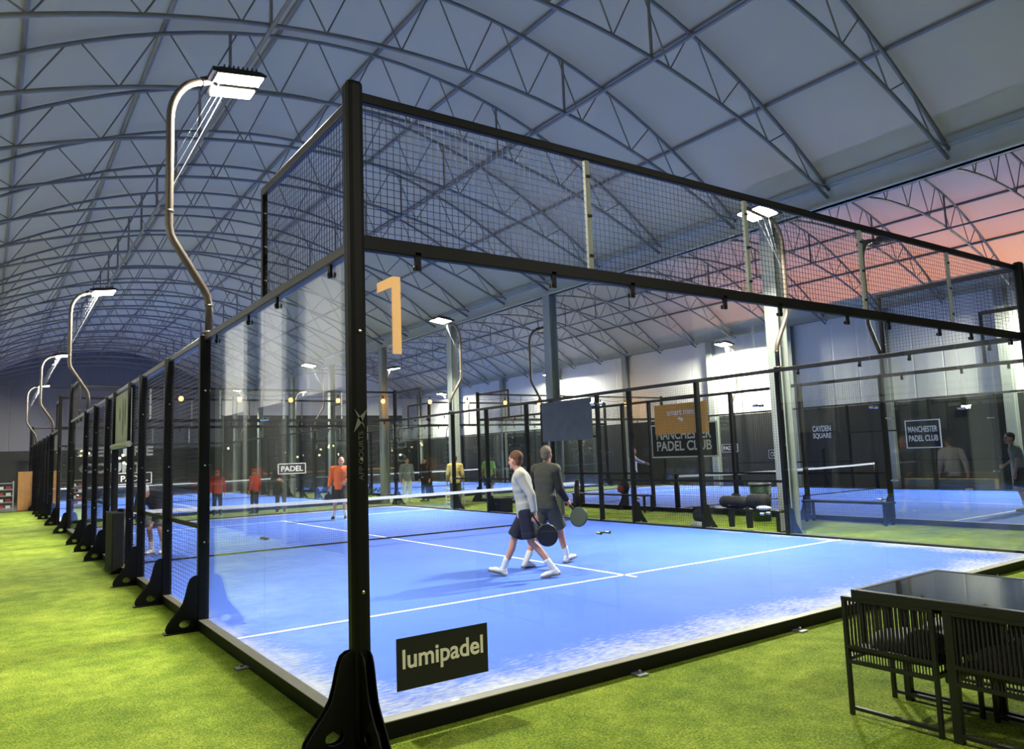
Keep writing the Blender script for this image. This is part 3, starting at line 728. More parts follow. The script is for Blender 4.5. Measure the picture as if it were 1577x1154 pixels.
t = thing('advert_banner', 'orange banner with white print tied outside the right fence of the near court', 'banner', (10.08, 6.53, 2.27))
MB().ext((-0.004, -0.75, -0.32), (0.004, 0.75, 0.32)).build('sheet', M['orangeb'], t)
put_text(t, 'smart mex', 0.78, M['cream'], (-0.006, -0.02, 0.13), '-x', bold=0.002, h=0.11)
MB().ball((-0.006, 0.02, 0.0), (0.003, 0.05, 0.03), 10, 8).ball((-0.006, -0.04, -0.03), (0.003, 0.04, 0.035), 10, 8).build('emblem', M['cream'], t)
def club_sign(loc, w_, h_, lines, face, label, frame=True, m='signblack'):
    t = thing('club_sign', label, 'sign', loc)
    sx_ = -1 if face == '-x' else 1
    MB().ext((-0.006, -w_/2, -h_/2), (0.006, w_/2, h_/2)).build('board', M[m], t)
    if frame:
        b = 0.035
        MB().ext((-0.012, -w_/2, h_/2-b), (0.012, w_/2, h_/2)).ext((-0.012, -w_/2, -h_/2), (0.012, w_/2, -h_/2+b)).ext((-0.012, -w_/2, -h_/2+b), (0.012, -w_/2+b, h_/2-b)).ext((-0.012, w_/2-b, -h_/2+b), (0.012, w_/2, h_/2-b)).build('frame', M['cream'], t)
    for (txt, ww, hh, z) in lines: put_text(t, txt, ww, M['cream'], (sx_*0.009, 0, z), face, bold=0.004, h=hh)
    return t
club_sign((13.52, 9.62, 1.86), 2.35, 0.92, [('MANCHESTER', 1.95, 0.27, 0.17), ('PADEL CLUB', 1.95, 0.27, -0.14)], '-x', 'large black club sign in cream frame on the right-hand court fence below the orange banner')
club_sign((23.52, 8.22, 1.84), 1.15, 0.94, [('MANCHESTER', 0.95, 0.2, 0.16), ('PADEL CLUB', 0.95, 0.2, -0.14)], '-x', 'small cream-framed black club sign on the far glass of the right-hand court')
club_sign((23.52, 11.9, 1.92), 0.95, 0.95, [('CAYDEN', 0.75, 0.22, 0.28), ('SQUARE', 0.75, 0.22, 0.0)], '-x', 'dark unframed sign with two cream words on the far side of the right-hand court', False)
def small_sign(loc, label, txt='PADEL', w_=0.9, face='-x'):
    t = thing('fence_sign', label, 'sign', loc)
    ax = (0.006, w_/2, 0.17) if face in ('-x', '+x') else (w_/2, 0.006, 0.17)
    MB().ext([-a for a in ax], ax).build('board', M['signblack'], t)
    bx = [(a+0.003 if a < 0.01 else a) for a in ax]
    mb = MB()
    for s in (-1, 1):
        if face == '-x': mb.ext((-bx[0], -bx[1], s*0.16-0.01), (bx[0], bx[1], s*0.16+0.01)).ext((-bx[0], s*bx[1]-0.012, -0.16), (bx[0], s*bx[1]+0.012, 0.16))
        else: mb.ext((-bx[0], -bx[1], s*0.16-0.01), (bx[0], bx[1], s*0.16+0.01)).ext((s*bx[0]-0.012, -bx[1], -0.16), (s*bx[0]+0.012, bx[1], 0.16))
    mb.build('frame', M['cream'], t)
    put_text(t, txt, w_*0.8, M['cream'], ((-0.01, 0, 0) if face == '-x' else (0, -0.01, 0)), face, bold=0.003, h=0.17)
small_sign((23.54, 19.2, 1.55), 'small framed sign on the far fence behind the two walking players', 'PADEL')
small_sign((23.54, 16.2, 1.6), 'small framed sign on the far fence just right of the valley column', 'PADEL', 0.8)
small_sign((23.54, 13.9, 1.3), 'small framed sign on the far fence above the bench with bags', 'COURT', 0.8)
small_sign((6.25, 19.95, 1.45), 'small framed sign on the back glass of the near court left of the orange shirt', 'PADEL', 0.9, '-y')
small_sign((1.6, 19.95, 1.35), 'small framed sign seen through the left mesh fence of the near court', 'PADEL', 0.9, '-y')
# white wall lettering at the far end seen through the left fence
t = thing('wall_lettering', 'large white capital letters on the dark far wall of the left bay', 'lettering', (4.6, YB-0.03, 2.2))
put_text(t, 'CENTRE', 4.2, M['netband'], (0, 0, 0.55), '-y', bold=0.01, h=0.62); put_text(t, 'COURT', 3.6, M['netband'], (-0.2, 0, -0.45), '-y', bold=0.01, h=0.62)
put = None

# ------------------------------------------------------------------ people
def remesh(mb, voxel, m, smooth=4, name='body'):
    me = mb.mesh('tmp', m); o = bpy.data.objects.new('tmp', me); COL.objects.link(o)
    r = o.modifiers.new('r', 'REMESH'); r.mode = 'VOXEL'; r.voxel_size = voxel
    s = o.modifiers.new('s', 'SMOOTH'); s.iterations = smooth; s.factor = 0.5
    dg = bpy.context.evaluated_depsgraph_get(); dg.update()
    res = bpy.data.meshes.new_from_object(o.evaluated_get(dg)); bpy.data.objects.remove(o)
    res.name = name; res.materials.clear(); res.materials.append(m)
    res.polygons.foreach_set('use_smooth', [True]*len(res.polygons))
    return res
V = lambda *a: Vector(a)
def seg(mb, a, b, ra, rb, n=12, flat=False):
    a, b = Vector(a), Vector(b)
    mb.tube([a, b], [ra, rb], n); mb.ball(a, ra, n, 8)
    if not flat: mb.ball(b, rb, n, 8)
def person(name_label, loc, heading, pose=None, hair='hairbrown', skin='skin', top='greyknit', sleeves='long', bottom='navy', legs='shorts',
           shoes='shoewhite', socks=True, voxel=0.012, hat=None, scale=1.0, sleeve_mat=None):
    P = dict(hip=V(0, 0, 0.93), neck=V(0.0, 0, 1.47), head=V(0.03, 0, 1.62), headyaw=0.0,
             sl=V(0, 0.185, 1.41), sr=V(0, -0.185, 1.41), el=V(-0.03, 0.25, 1.13), er=V(-0.03, -0.25, 1.13), hl=V(0.03, 0.27, 0.88), hr=V(0.03, -0.27, 0.88),
             kl=V(0.02, 0.11, 0.50), kr=V(0.02, -0.11, 0.50), al=V(-0.02, 0.12, 0.09), ar=V(-0.02, -0.12, 0.09), tl=0.0, tr=0.0, yl=0.1, yr=-0.1, gripl=False, gripr=False)
    P.update(pose or {})
    t = thing('person', name_label, 'person', loc, heading); t.scale = (scale,)*3
    hip, neck, head = P['hip'], P['neck'], P['head']
    side = V(0, 1, 0)
    up = (neck-hip).normalized(); fw = side.cross(up).normalized()
    hl_, hr_ = hip+side*0.09-up*0.02, hip-side*0.09-up*0.02
    mid = hip+(neck-hip)*0.5
    hy = P['headyaw']; hf = V(math.cos(hy), math.sin(hy), 0); hs = V(-math.sin(hy), math.cos(hy), 0); hu = V(0, 0, 1)
    if 'headpitch' in P:
        q = Matrix.Rotation(P['headpitch'], 3, hs); hf = q @ hf; hu = q @ hu
    # torso sections (position along spine, half width, half depth)
    def torso(mb, g):
        for u, wv, dv in ((-0.02, 0.155, 0.115), (0.12, 0.150, 0.11), (0.27, 0.142, 0.105), (0.42, 0.148, 0.11), (0.58, 0.165, 0.118), (0.74, 0.172, 0.115), (0.86, 0.155, 0.095)):
            c = hip + (neck-hip)*u
            R = Matrix((fw, side, up)).transposed()
            mb.ball(c, (dv+g, wv+g, 0.15 if 0 < u < 0.8 else 0.10), 14, 10, R.to_euler())
        for s in ('sl', 'sr'):
            seg(mb, neck-up*0.03, P[s], 0.06+g, 0.062+g)
    b = MB(); torso(b, 0.0)
    seg(b, neck-up*0.03, head-hu*0.07, 0.055, 0.052)
    Rh = Matrix((hf, hs, hu)).transposed(); eh = Rh.to_euler()
    b.ball(head+hu*0.03-hf*0.01, (0.098, 0.077, 0.105), 16, 12, eh)       # skull
    b.ball(head-hu*0.035+hf*0.025, (0.068, 0.060, 0.085), 14, 10, eh)     # face
    b.ball(head-hu*0.095+hf*0.055, (0.034, 0.032, 0.026), 10, 8, eh)      # chin
    seg(b, head+hu*0.005+hf*0.088, head-hu*0.035+hf*0.108, 0.009, 0.015, 8)   # nose
    b.ball(head+hu*0.028+hf*0.078, (0.02, 0.055, 0.012), 10, 8, eh)       # brow
    for s in (-1, 1): b.ball(head-hu*0.012+hs*0.077*s-hf*0.005, (0.02, 0.012, 0.033), 8, 8, eh)   # ears
    for s, e_, h_, g_ in (('sl', 'el', 'hl', 'gripl'), ('sr', 'er', 'hr', 'gripr')):
        seg(b, P[s], P[e_], 0.047, 0.038); seg(b, P[e_], P[h_], 0.038, 0.025)
        d = (P[h_]-P[e_]).normalized(); sg = 1 if s == 'sl' else -1
        inw = V(0, -sg, 0); inw = (inw - d*inw.dot(d)).normalized(); thumbd = d.cross(inw)*(1 if d.cross(inw).x > 0 else -1)
        palm = P[h_]+d*0.05
        R = Matrix((inw, thumbd, d)).transposed().to_euler()
        b.ball(palm, (0.017, 0.040, 0.052), 10, 8, R)
        for k, (off, ln) in enumerate(((0.030, 0.070), (0.010, 0.078), (-0.010, 0.072), (-0.029, 0.058))):
            r0 = palm+d*0.040+thumbd*off
            if P[g_]:
                p1 = r0+d*ln*0.35+inw*0.012; p2 = p1+d*0.004+inw*ln*0.38; p3 = p2-d*ln*0.32+inw*0.004
            else:
                p1 = r0+d*ln*0.45+inw*0.004; p2 = p1+d*ln*0.32+inw*(0.010+0.004*k); p3 = p2+d*ln*0.18+inw*0.012
            seg(b, r0, p1, 0.0092, 0.0088, 8); seg(b, p1, p2, 0.0088, 0.008, 8); seg(b, p2, p3, 0.008, 0.0072, 8)
        q1 = palm-d*0.012+thumbd*0.036; q2 = q1+d*0.030+thumbd*0.018+inw*0.012; q3 = q2+d*0.026+inw*0.012
        seg(b, palm-d*0.03+thumbd*0.02, q1, 0.013, 0.012, 8); seg(b, q1, q2, 0.0115, 0.010, 8); seg(b, q2, q3, 0.010, 0.008, 8)
    feet = []
    for h0, k_, a_, tp, yw in ((hl_, 'kl', 'al', 'tl', 'yl'), (hr_, 'kr', 'ar', 'tr', 'yr')):
        seg(b, h0, P[k_], 0.083, 0.052); sh = P[a_]-P[k_]
        cal = P[k_]+sh*0.3-V(0.018, 0, 0)
        seg(b, P[k_], cal, 0.050, 0.052); seg(b, cal, P[a_], 0.052, 0.033)
        yaw, pit = P[yw], P[tp]
        R = (Matrix.Rotation(yaw, 3, 'Z') @ Matrix.Rotation(-pit, 3, 'Y'))
        fd = R @ V(1, 0, 0); fu = R @ V(0, 0, 1)
        seg(b, P[a_]-fu*0.03, P[a_]+fd*0.12-fu*0.05, 0.035, 0.028)
        feet.append((P[a_], fd, fu, R))
    link('body', remesh(b, voxel, M[skin], 3, 'body'), t)
    # hair
    if hair:
        h = MB(); h.ball(head+hu*0.047-hf*0.022, (0.103, 0.083, 0.095), 16, 12, eh)
        h.ball(head+hu*0.0-hf*0.062, (0.05, 0.066, 0.085), 14, 10, eh)
        link('hair', remesh(h, 0.012, M[hair], 2, 'hair'), t)
        # cut: hair cap lies behind the brow only
    if hat:
        h = MB(); h.ball(head+hu*0.06-hf*0.01, (0.112, 0.09, 0.085), 16, 12, eh); seg(h, head+hu*0.06+hf*0.08+hs*0.03, head+hu*0.05+hf*0.15-hs*0.03, 0.02, 0.014)
        link('cap', remesh(h, 0.012, M[hat], 2, 'cap'), t)
    for s in (-1, 1):
        link('eye', cached('eye', lambda: MB().ball((0, 0, 0), 0.011, 10, 8).mesh('eye', M['hairdark'], True)), t, head+hu*0.008+hf*0.084+hs*0.03*s)
    MB().ball(head-hu*0.066+hf*0.082, (0.008, 0.022, 0.006), 10, 6, eh).build('mouth', M['mouth'], t, True)
    # upper garment
    c = MB(); torso(c, 0.030 if sleeves == 'long' else 0.022)
    seg(c, neck-up*0.05, neck+up*0.005, 0.082, 0.068)
    sv = MB() if sleeve_mat else c
    if sleeves != 'none':
        for s, e_, h_ in (('sl', 'el', 'hl'), ('sr', 'er', 'hr')):
            if sleeves == 'long':
                (seg(sv, P[s], P[e_], 0.083, 0.064), seg(sv, P[e_], P[e_]+(P[h_]-P[e_])*0.92, 0.064, 0.046, flat=True))
            else: seg(sv, P[s], P[s]+(P[e_]-P[s])*0.78, 0.074, 0.072, flat=True)
    c.tube([hip+up*0.12, hip-up*0.09], [0.165, 0.17], 20)
    c.v = c.v[:-40] + [tuple(hip + fw*((Vector(v)-hip).dot(fw))*0.82 + side*((Vector(v)-hip).dot(side))*1.12 + up*((Vector(v)-hip).dot(up))) for v in c.v[-40:]]
    if sleeve_mat: link('sleeves', remesh(sv, 0.012, M[sleeve_mat], 4, 'sleeves'), t)
    link('sweater' if sleeves == 'long' else 'shirt', remesh(c, max(voxel, 0.012), M[top], 8, 'top'), t)
    # lower garment
    d = MB(); d.ball(hip-up*0.05, (0.135, 0.172, 0.12), 14, 10)
    for h0, k_, a_ in ((hl_, 'kl', 'al'), (hr_, 'kr', 'ar')):
        if legs == 'shorts':
            seg(d, h0, h0+(P[k_]-h0)*0.9, 0.112, 0.118, flat=True)
        else:
            seg(d, h0, P[k_], 0.105, 0.076); seg(d, P[k_], P[a_]-V(0, 0, 0.01), 0.076, 0.066, flat=True)
    link('shorts' if legs == 'shorts' else 'trousers', remesh(d, max(voxel, 0.012), M[bottom], 4, 'bottom'), t)
    if socks and legs == 'shorts':
        for k_, a_ in (('kl', 'al'), ('kr', 'ar')):
            s_ = MB(); u = P[k_]-P[a_]; seg(s_, P[a_]-u*0.03, P[a_]+u*0.30, 0.040, 0.050); link('sock', remesh(s_, 0.01, M['white'], 2, 'sock'), t)
    for (a, fd, fu, R) in feet:
        sl_ = R @ V(0, 1, 0); s_ = MB(); e = R.to_euler()
        s_.ball(a-fu*0.025+fd*0.0, (0.062, 0.044, 0.055), 12, 8, e); s_.ball(a-fu*0.045+fd*0.085, (0.075, 0.046, 0.038), 12, 8, e)
        s_.ball(a-fu*0.055+fd*0.150, (0.055, 0.043, 0.028), 12, 8, e); s_.ball(a-fu*0.055-fd*0.03, (0.05, 0.04, 0.032), 12, 8, e)
        sh_ = link('shoe', remesh(s_, 0.009, M[shoes], 2, 'shoe'), t)
        so = MB().box(a-fu*0.082+fd*0.065, (0.275, 0.078, 0.016), e); so.build('sole', M['white'] if shoes == 'shoedark' else M['hairgrey'], sh_, False, 0.006)
        lc = MB()
        for k in range(3): lc.box(a+fd*(0.05+0.028*k)-fu*(0.005+0.008*k), (0.006, 0.05, 0.012), e)
        lc.build('laces', M['darkgrey'], sh_)
    return t, P
def hand_world(t, P, key, d=0.09):
    e_ = 'el' if key == 'hl' else 'er'
    dd = (P[key]-P[e_]).normalized()
    return Matrix.Translation(t.location) @ Matrix.Rotation(t.rotation_euler.z, 4, 'Z') @ ((P[key]+dd*d)*t.scale[0])
def racket(loc, direction, normal, label, m, grip='rope'):
    """padel racket: grip at loc, blade along direction"""
    d = Vector(direction).normalized(); n = Vector(normal); n = (n-d*n.dot(d)).normalized(); s = d.cross(n)
    t = thing('padel_racket', label, 'racket', loc)
    R = Matrix((s, n, d)).transposed().to_4x4(); t.rotation_euler = R.to_euler()
    MB().tube([(0, 0, -0.08), (0, 0, 0.08)], 0.016, 10).tube([(0, 0, -0.09), (0, 0, -0.08)], 0.02, 10).build('grip', M['rope'], t, True)
    MB().tube([(0, 0, 0.08), (-0.05, 0, 0.15)], 0.012, 8).tube([(0, 0, 0.08), (0.05, 0, 0.15)], 0.012, 8).build('throat', M[m], t)
    # blade: oval with holes modelled as a ring of quads round each hole column
    b = MB(); nn = 28
    out_ = [(0.128*math.cos(2*PI*i/nn), 0.255+0.135*math.sin(2*PI*i/nn)) for i in range(nn)]
    b.prism(out_, 'y', -0.017, 0.017); b.build('face', M[m], t, False, 0.004)
    fr = MB(); fr.tube([(0.128*math.cos(2*PI*i/nn), 0, 0.255+0.135*math.sin(2*PI*i/nn)) for i in range(nn+1)], 0.017, 8, False); fr.build('frame', M[m], t, True)
    ho = MB()
    for i in range(-3, 4):
        for k in range(-3, 4):
            if i*i+k*k < 11: ho.tube([(0.03*i, -0.0178, 0.255+0.03*k), (0.03*i, 0.0178, 0.255+0.03*k)], 0.006, 8)
    ho.build('hole_pattern', M['darkgrey'], t)
    return t
dg_ = math.radians
# grey sweater, striding to the left and looking away, racket hanging in the left hand
w1 = dict(hip=V(0, 0, 0.90), neck=V(0.07, 0, 1.44), head=V(0.13, 0.0, 1.60), headyaw=-0.5,
          sl=V(0.05, 0.185, 1.38), sr=V(0.08, -0.185, 1.39), el=V(-0.10, 0.245, 1.13), hl=V(-0.14, 0.255, 0.87), er=V(0.02, -0.25, 1.12), hr=V(0.08, -0.27, 0.88),
          kl=V(-0.06, 0.10, 0.49), al=V(-0.36, 0.10, 0.115), tl=-0.18, yl=0.0, kr=V(0.20, -0.10, 0.50), ar=V(0.36, -0.09, 0.105), tr=0.30, yr=0.0, gripl=True)
p1, P1 = person('person in light grey sweater and navy shorts striding left across the near court', (4.05, 3.86, 0), dg_(138), w1, 'hairbrown', 'skin', 'greyknit', 'long', 'navy', 'shorts', voxel=0.008, scale=0.97)
hw = hand_world(p1, P1, 'hl', 0.075)
racket(hw, (0.52, -0.28, -0.85), (0.35, 0.85, 0.1), 'black padel racket hanging from the hand of the grey sweater player', 'racketblack')
w2 = dict(hip=V(0, 0, 0.90), neck=V(0.04, 0, 1.45), head=V(0.07, 0.0, 1.61), headyaw=0.35,
          sl=V(0.04, 0.19, 1.39), sr=V(0.03, -0.19, 1.39), el=V(-0.02, 0.25, 1.12), hl=V(0.08, 0.25, 0.88), er=V(0.03, -0.26, 1.11), hr=V(0.22, -0.24, 0.92),
          kl=V(-0.08, 0.10, 0.49), al=V(-0.36, 0.10, 0.10), tl=-0.1, yl=0.0, kr=V(0.20, -0.10, 0.50), ar=V(0.33, -0.09, 0.11), tr=0.20, yr=0.0, gripr=True)
p2, P2 = person('person in dark jacket walking right, behind the grey sweater player', (4.84, 4.47, 0), dg_(12), w2, 'hairgrey', 'skin2', 'darkgrey', 'long', 'darkgrey', 'shorts', voxel=0.009, sleeve_mat='blackcloth')
hw = hand_world(p2, P2, 'hr', 0.075)
racket(hw, (0.55, -0.22, -0.55), (0.5, 0.7, 0.3), 'dark green padel racket held by the dark jacket player', 'racketgreen')
# bystander on the right-hand court
w3 = dict(hip=V(0, 0, 0.92), neck=V(0.09, 0, 1.45), head=V(0.15, 0.02, 1.60), headyaw=0.45, sl=V(0.09, 0.19, 1.38), sr=V(0.09, -0.19, 1.38),
          el=V(0.02, 0.27, 1.12), hl=V(0.08, 0.28, 0.86), er=V(0.1, -0.27, 1.15), hr=V(0.3, -0.22, 1.0),
          kl=V(0.06, 0.12, 0.49), al=V(-0.04, 0.13, 0.09), kr=V(-0.1, -0.12, 0.49), ar=V(-0.42, -0.13, 0.16), tr=-0.5, gripr=True)
p3, P3 = person('person in grey shirt and black shorts at the right edge on the right-hand court', (16.85, 2.86, 0), dg_(108), w3, 'hairdark', 'skin', 'midgrey', 'short', 'blackcloth', 'shorts', voxel=0.010)
# player in orange beyond the net
w4 = dict(neck=V(0.03, 0.05, 1.46), head=V(0.06, 0.07, 1.62), er=V(-0.06, -0.36, 1.18), hr=V(0.1, -0.19, 1.02), el=V(0.04, 0.24, 1.14), hl=V(0.16, 0.24, 0.90),
          kl=V(0.04, 0.13, 0.50), al=V(0.0, 0.16, 0.09), kr=V(0.05, -0.11, 0.5), ar=V(0.02, -0.17, 0.09), gripr=False)
w4.update(er=V(0.02, -0.24, 1.14), hr=V(0.14, -0.27, 0.9), el=V(-0.08, 0.35, 1.2), hl=V(0.1, 0.18, 1.05), gripr=True)
p4, P4 = person('person in bright orange top standing beyond the net of the near court', (6.28, 16.0, 0), dg_(-118), w4, None, 'skin', 'orange', 'long', 'blackcloth', 'shorts', shoes='shoedark', voxel=0.010)
hw = hand_world(p4, P4, 'hr', 0.075)
racket(hw, (-0.35, -0.2, -0.9), (0.6, 0.6, 0.1), 'black padel racket held low by the person in orange', 'racketblack')
# person bending down behind the net, seen through the left fence
w5 = dict(hip=V(-0.12, 0, 0.88), neck=V(0.34, 0, 1.17), head=V(0.50, 0, 1.19), headpitch=0.5, sl=V(0.27, 0.18, 1.12), sr=V(0.27, -0.18, 1.12), el=V(0.36, 0.2, 0.86), er=V(0.36, -0.2, 0.86),
          hl=V(0.42, 0.13, 0.62), hr=V(0.42, -0.13, 0.62), kl=V(0.08, 0.11, 0.48), kr=V(0.06, -0.11, 0.48), al=V(-0.06, 0.11, 0.09), ar=V(-0.06, -0.11, 0.09))
person('person in dark navy top bending over behind the net, seen through the left fence', (0.75, 11.35, 0), dg_(235), w5, 'hairwhite', 'skin', 'navy', 'long', 'midgrey', 'shorts', voxel=0.012, hat='white')
stand = dict()
def by(label, loc, hd, **kw): return person(label, loc, dg_(hd), kw.pop('pose', None), voxel=0.014, **kw)
by('person in padded mustard jacket standing just outside the right fence of the near court', (10.8, 17.2, GZ), 60, top='mustard', bottom='darkgrey', legs='long', hair='hairdark', shoes='shoedark')
by('person in lime green shirt in the walkway behind the right-hand court', (14.4, 20.7, GZ), 40, top='lime', sleeves='short', bottom='blackcloth', hair='hairdark')
by('person in grey and white hooded top in the walkway by the column', (11.55, 22.2, GZ), -100, top='midgrey', bottom='white', legs='long', hair='hairdark')
by('person in black coat standing in the walkway beside the grey hooded person', (12.25, 22.0, GZ), 200, top='blackcloth', bottom='blackcloth', legs='long', hair='hairdark', shoes='shoedark')
by('person in black coat with arms crossed in the walkway behind the near court', (6.5, 21.9, GZ), -110, top='blackcloth', bottom='blackcloth', legs='long', hair='hairdark', shoes='shoedark',
   pose=dict(el=V(-0.02, 0.28, 1.16), hl=V(0.2, 0.02, 1.15), er=V(-0.02, -0.28, 1.14), hr=V(0.2, -0.02, 1.10)))
by('person in red hooded coat in the walkway, right of the two in red', (5.75, 22.4, GZ), 120, top='red', bottom='blackcloth', legs='long', hair=None, hat='red', scale=0.88, shoes='shoedark')
by('person in red hooded coat in the walkway, left of the two in red', (4.55, 22.6, GZ), 80, top='red', bottom='blackcloth', legs='long', hair=None, hat='red', scale=0.88, shoes='shoedark')
by('person in white top reaching an arm out beside the valley column', (16.2, 14.4, 0), -40, top='white', bottom='blackcloth', hair='hairdark', pose=dict(er=V(0.16, -0.32, 1.28), hr=V(0.38, -0.36, 1.2)))

# ------------------------------------------------------------------ dining set on the grass
TX0, TX1, TY0, TY1, TZ = 2.56, 3.63, -2.78, -1.67, 0.775
t = thing('dining_table', 'square black glass-topped table with tucked-in rope chairs on the grass', 'table', ((TX0+TX1)/2, (TY0+TY1)/2, GZ))
hx, hy_ = (TX1-TX0)/2, (TY1-TY0)/2
mb = MB()
for s in (-1, 1):
    mb.ext((-hx, s*hy_-(0.04 if s > 0 else 0), TZ-0.055), (hx, s*hy_+(0 if s > 0 else 0.04), TZ)); mb.ext((s*hx-(0.04 if s > 0 else 0), -hy_+0.04, TZ-0.055), (s*hx+(0 if s > 0 else 0.04), hy_-0.04, TZ))
mb.build('top_frame', M['chairmetal'], t, False, 0.004)
MB().ext((-hx+0.04, -hy_+0.04, TZ-0.014), (hx-0.04, hy_-0.04, TZ-0.003)).build('glass_top', M['tabletop'], t)
for (lx, ly) in ((-hx+0.025, -0.02), (hx-0.025, -0.02), (0.0, hy_-0.03), (0.0, -hy_+0.03)):
    MB().ext((lx-0.022, ly-0.022, 0), (lx+0.022, ly+0.022, TZ-0.05)).build('leg', M['chairmetal'], t, False, 0.004)
MB().ext((-hx+0.03, -0.035, TZ-0.10), (hx-0.03, -0.005, TZ-0.055)).ext((-0.015, -hy_+0.03, TZ-0.10), (0.015, hy_-0.03, TZ-0.055)).build('under_brace', M['chairmetal'], t)
def make_chair(label):
    """origin under the middle of the back; the seat reaches along +x; width along y"""
    t = thing('rope_chair', label, 'chair', (0, 0, GZ), 0, 'rope chairs tucked under the table')
    W2, D, H = 0.27, 0.50, 0.72; m = M['chairmetal']; r = 0.013
    for x, nm in ((0, 'back'), (D, 'front')):
        for s in (-1, 1): MB().ext((x-r, s*W2-r, 0), (x+r, s*W2+r, H if x == 0 else 0.60)).build('leg', m, t, False, 0.003)
    for x in (0, D): MB().ext((x-r, -W2+r, 0.035), (x+r, W2-r, 0.055)).build('floor_rail', m, t)
    MB().ext((-r, -W2-r, H-0.022), (r, W2+r, H+0.004)).ext((-r, -W2+r, 0.405), (r, W2-r, 0.428)).ext((-r, -W2+r, 0.315), (r, W2-r, 0.338)).build('back_frame', m, t)
    for s in (-1, 1):
        mb = MB().tube([(0, s*W2, H-0.01), (D, s*W2, 0.60)], 0.013, 6).ext((r, s*W2-r, 0.33), (D-r, s*W2+r, 0.352)); mb.build('arm', m, t)
        mb = MB()
        for k in range(14):
            x = 0.03+0.45*k/13; mb.tube([(x, s*W2, 0.35), (x, s*W2, H-0.02-0.12*x/D)], 0.0045, 5, False)
        mb.build('arm_cords', M['rope'], t)
    mb = MB()
    for k in range(42):
        y = -W2+0.02+(2*W2-0.04)*k/41
        mb.tube([(0.004*(-1)**k, y, 0.41), (0.004*(-1)**k, y, H-0.01)], 0.0052, 5, False)
    mb.build('back_cords', M['rope'], t)
    mb = MB()
    for k in range(28):
        y = -W2+0.02+(2*W2-0.04)*k/27
        mb.tube([(0, y, 0.325), (0, y, 0.415)], 0.0042, 5, False)
    mb.build('lower_cords', M['rope'], t)
    MB().ext((0, -W2+r, 0.385), (D, W2-r, 0.405)).build('seat', m, t)
    mb = MB().ball((D/2+0.02, 0, 0.44), (0.235, 0.245, 0.075), 20, 12); 
    mb.v = [(max(0.03, min(D-0.005, x)), y, max(0.407, z)) for x, y, z in mb.v]
    mb.build('cushion', M['cushion'], t, True)
    return t
ch = make_chair('black rope chair tucked under the table, its back to the viewer, nearest the front glass')
ch.location = (2.575, -1.88, GZ)
dup(ch, 'black rope chair tucked under the table, right of the first at the picture edge', (2.575, -2.50, GZ))
dup(ch, 'black rope chair on the far side of the table, opposite the first', (3.645, -1.95, GZ), PI)
dup(ch, 'black rope chair on the far side of the table, at the picture edge', (3.645, -2.52, GZ), PI)

# ------------------------------------------------------------------ benches, bags and small things
def bench(loc, L, label):
    """runs along y from loc"""
    t = thing('player_bench', label, 'bench', loc, 0, 'player benches')
    MB().ext((-0.17, 0, 0.43), (0.17, L, 0.465)).build('seat', M['black'], t, False, 0.004)
    for y in (0.08, L-0.08):
        for x in (-0.14, 0.14): MB().ext((x-0.025, y-0.025, 0), (x+0.025, y+0.025, 0.43)).build('leg', M['black'], t)
    for y in (0.08, L-0.08): MB().ext((-0.12, y-0.015, 0.05), (0.12, y+0.015, 0.08)).build('stretcher', M['black'], t)
    return t
bench((10.5, 4.42, GZ), 2.15, 'black bench holding bags outside the right fence of the near court')
bench((13.12, 3.8, GZ), 1.95, 'empty black bench in front of the right-hand court near its corner')
bench((13.12, 10.6, GZ), 3.2, 'black bench holding a red and black backpack beside the right-hand court')
BZ = GZ+0.467
def bag(loc, label, L=0.6, r=0.15, rz=PI/2, m='bag', strap=True):
    t = thing('sports_bag', label, 'bag', loc, rz)
    mb = MB(); mb.tube([(-L/2, 0, r), (-L*0.42, 0, r), (-L*0.2, 0.01, r*1.02), (0, 0, r*0.95), (L*0.2, -0.01, r), (L*0.42, 0, r), (L/2, 0, r)], [r*0.55, r*0.9, r, r*0.98, r, r*0.88, r*0.5], 14)
    mb.build('body', M[m], t, True)
    if strap:
        mb = MB(); mb.tube([(-L*0.25, -r, r*1.1), (-L*0.15, -r*0.6, r*2.1), (L*0.15, -r*0.6, r*2.1), (L*0.25, -r, r*1.1)], 0.012, 6); mb.build('handle', M['blackcloth'], t)
        MB().tube([(-L*0.42, 0, r*1.93), (L*0.42, 0, r*1.93)], 0.006, 6).build('zip', M['galv'], t)
    return t
bag((10.5, 5.62, BZ), 'long black holdall on the bench, left of the two bags', 0.66, 0.125)
bag((10.5, 5.03, BZ), 'domed black bag on the bench, beside the green bin', 0.48, 0.15)
for i, (y, lb) in enumerate(((5.55, 'dark cloth draped over the front of the bench, left one'), (5.12, 'dark cloth draped over the front of the bench, right one'))):
    t = thing('draped_cloth', lb, 'cloth', (10.315, y, BZ-0.22), 0)
    MB().prism([(-0.08, 0.22), (0.08, 0.22), (0.075, -0.02), (0.06, -0.14), (-0.065, -0.13), (-0.07, 0.0)], 'x', -0.012, 0.012).build('cloth', M['blackcloth'], t, False, 0.004)
t = thing('drink_bottle', 'dark red drink bottle on the left end of the bench', 'bottle', (10.45, 6.35, BZ))
MB().tube([(0, 0, 0), (0, 0, 0.17), (0, 0, 0.20)], [0.036, 0.036, 0.02], 12).build('body', M['bottle'], t, True); MB().tube([(0, 0, 0.20), (0, 0, 0.24)], 0.02, 10).build('cap', M['black'], t)
t = thing('drink_bottle', 'pale clear bottle standing between the two bags on the bench', 'bottle', (10.55, 5.33, BZ))
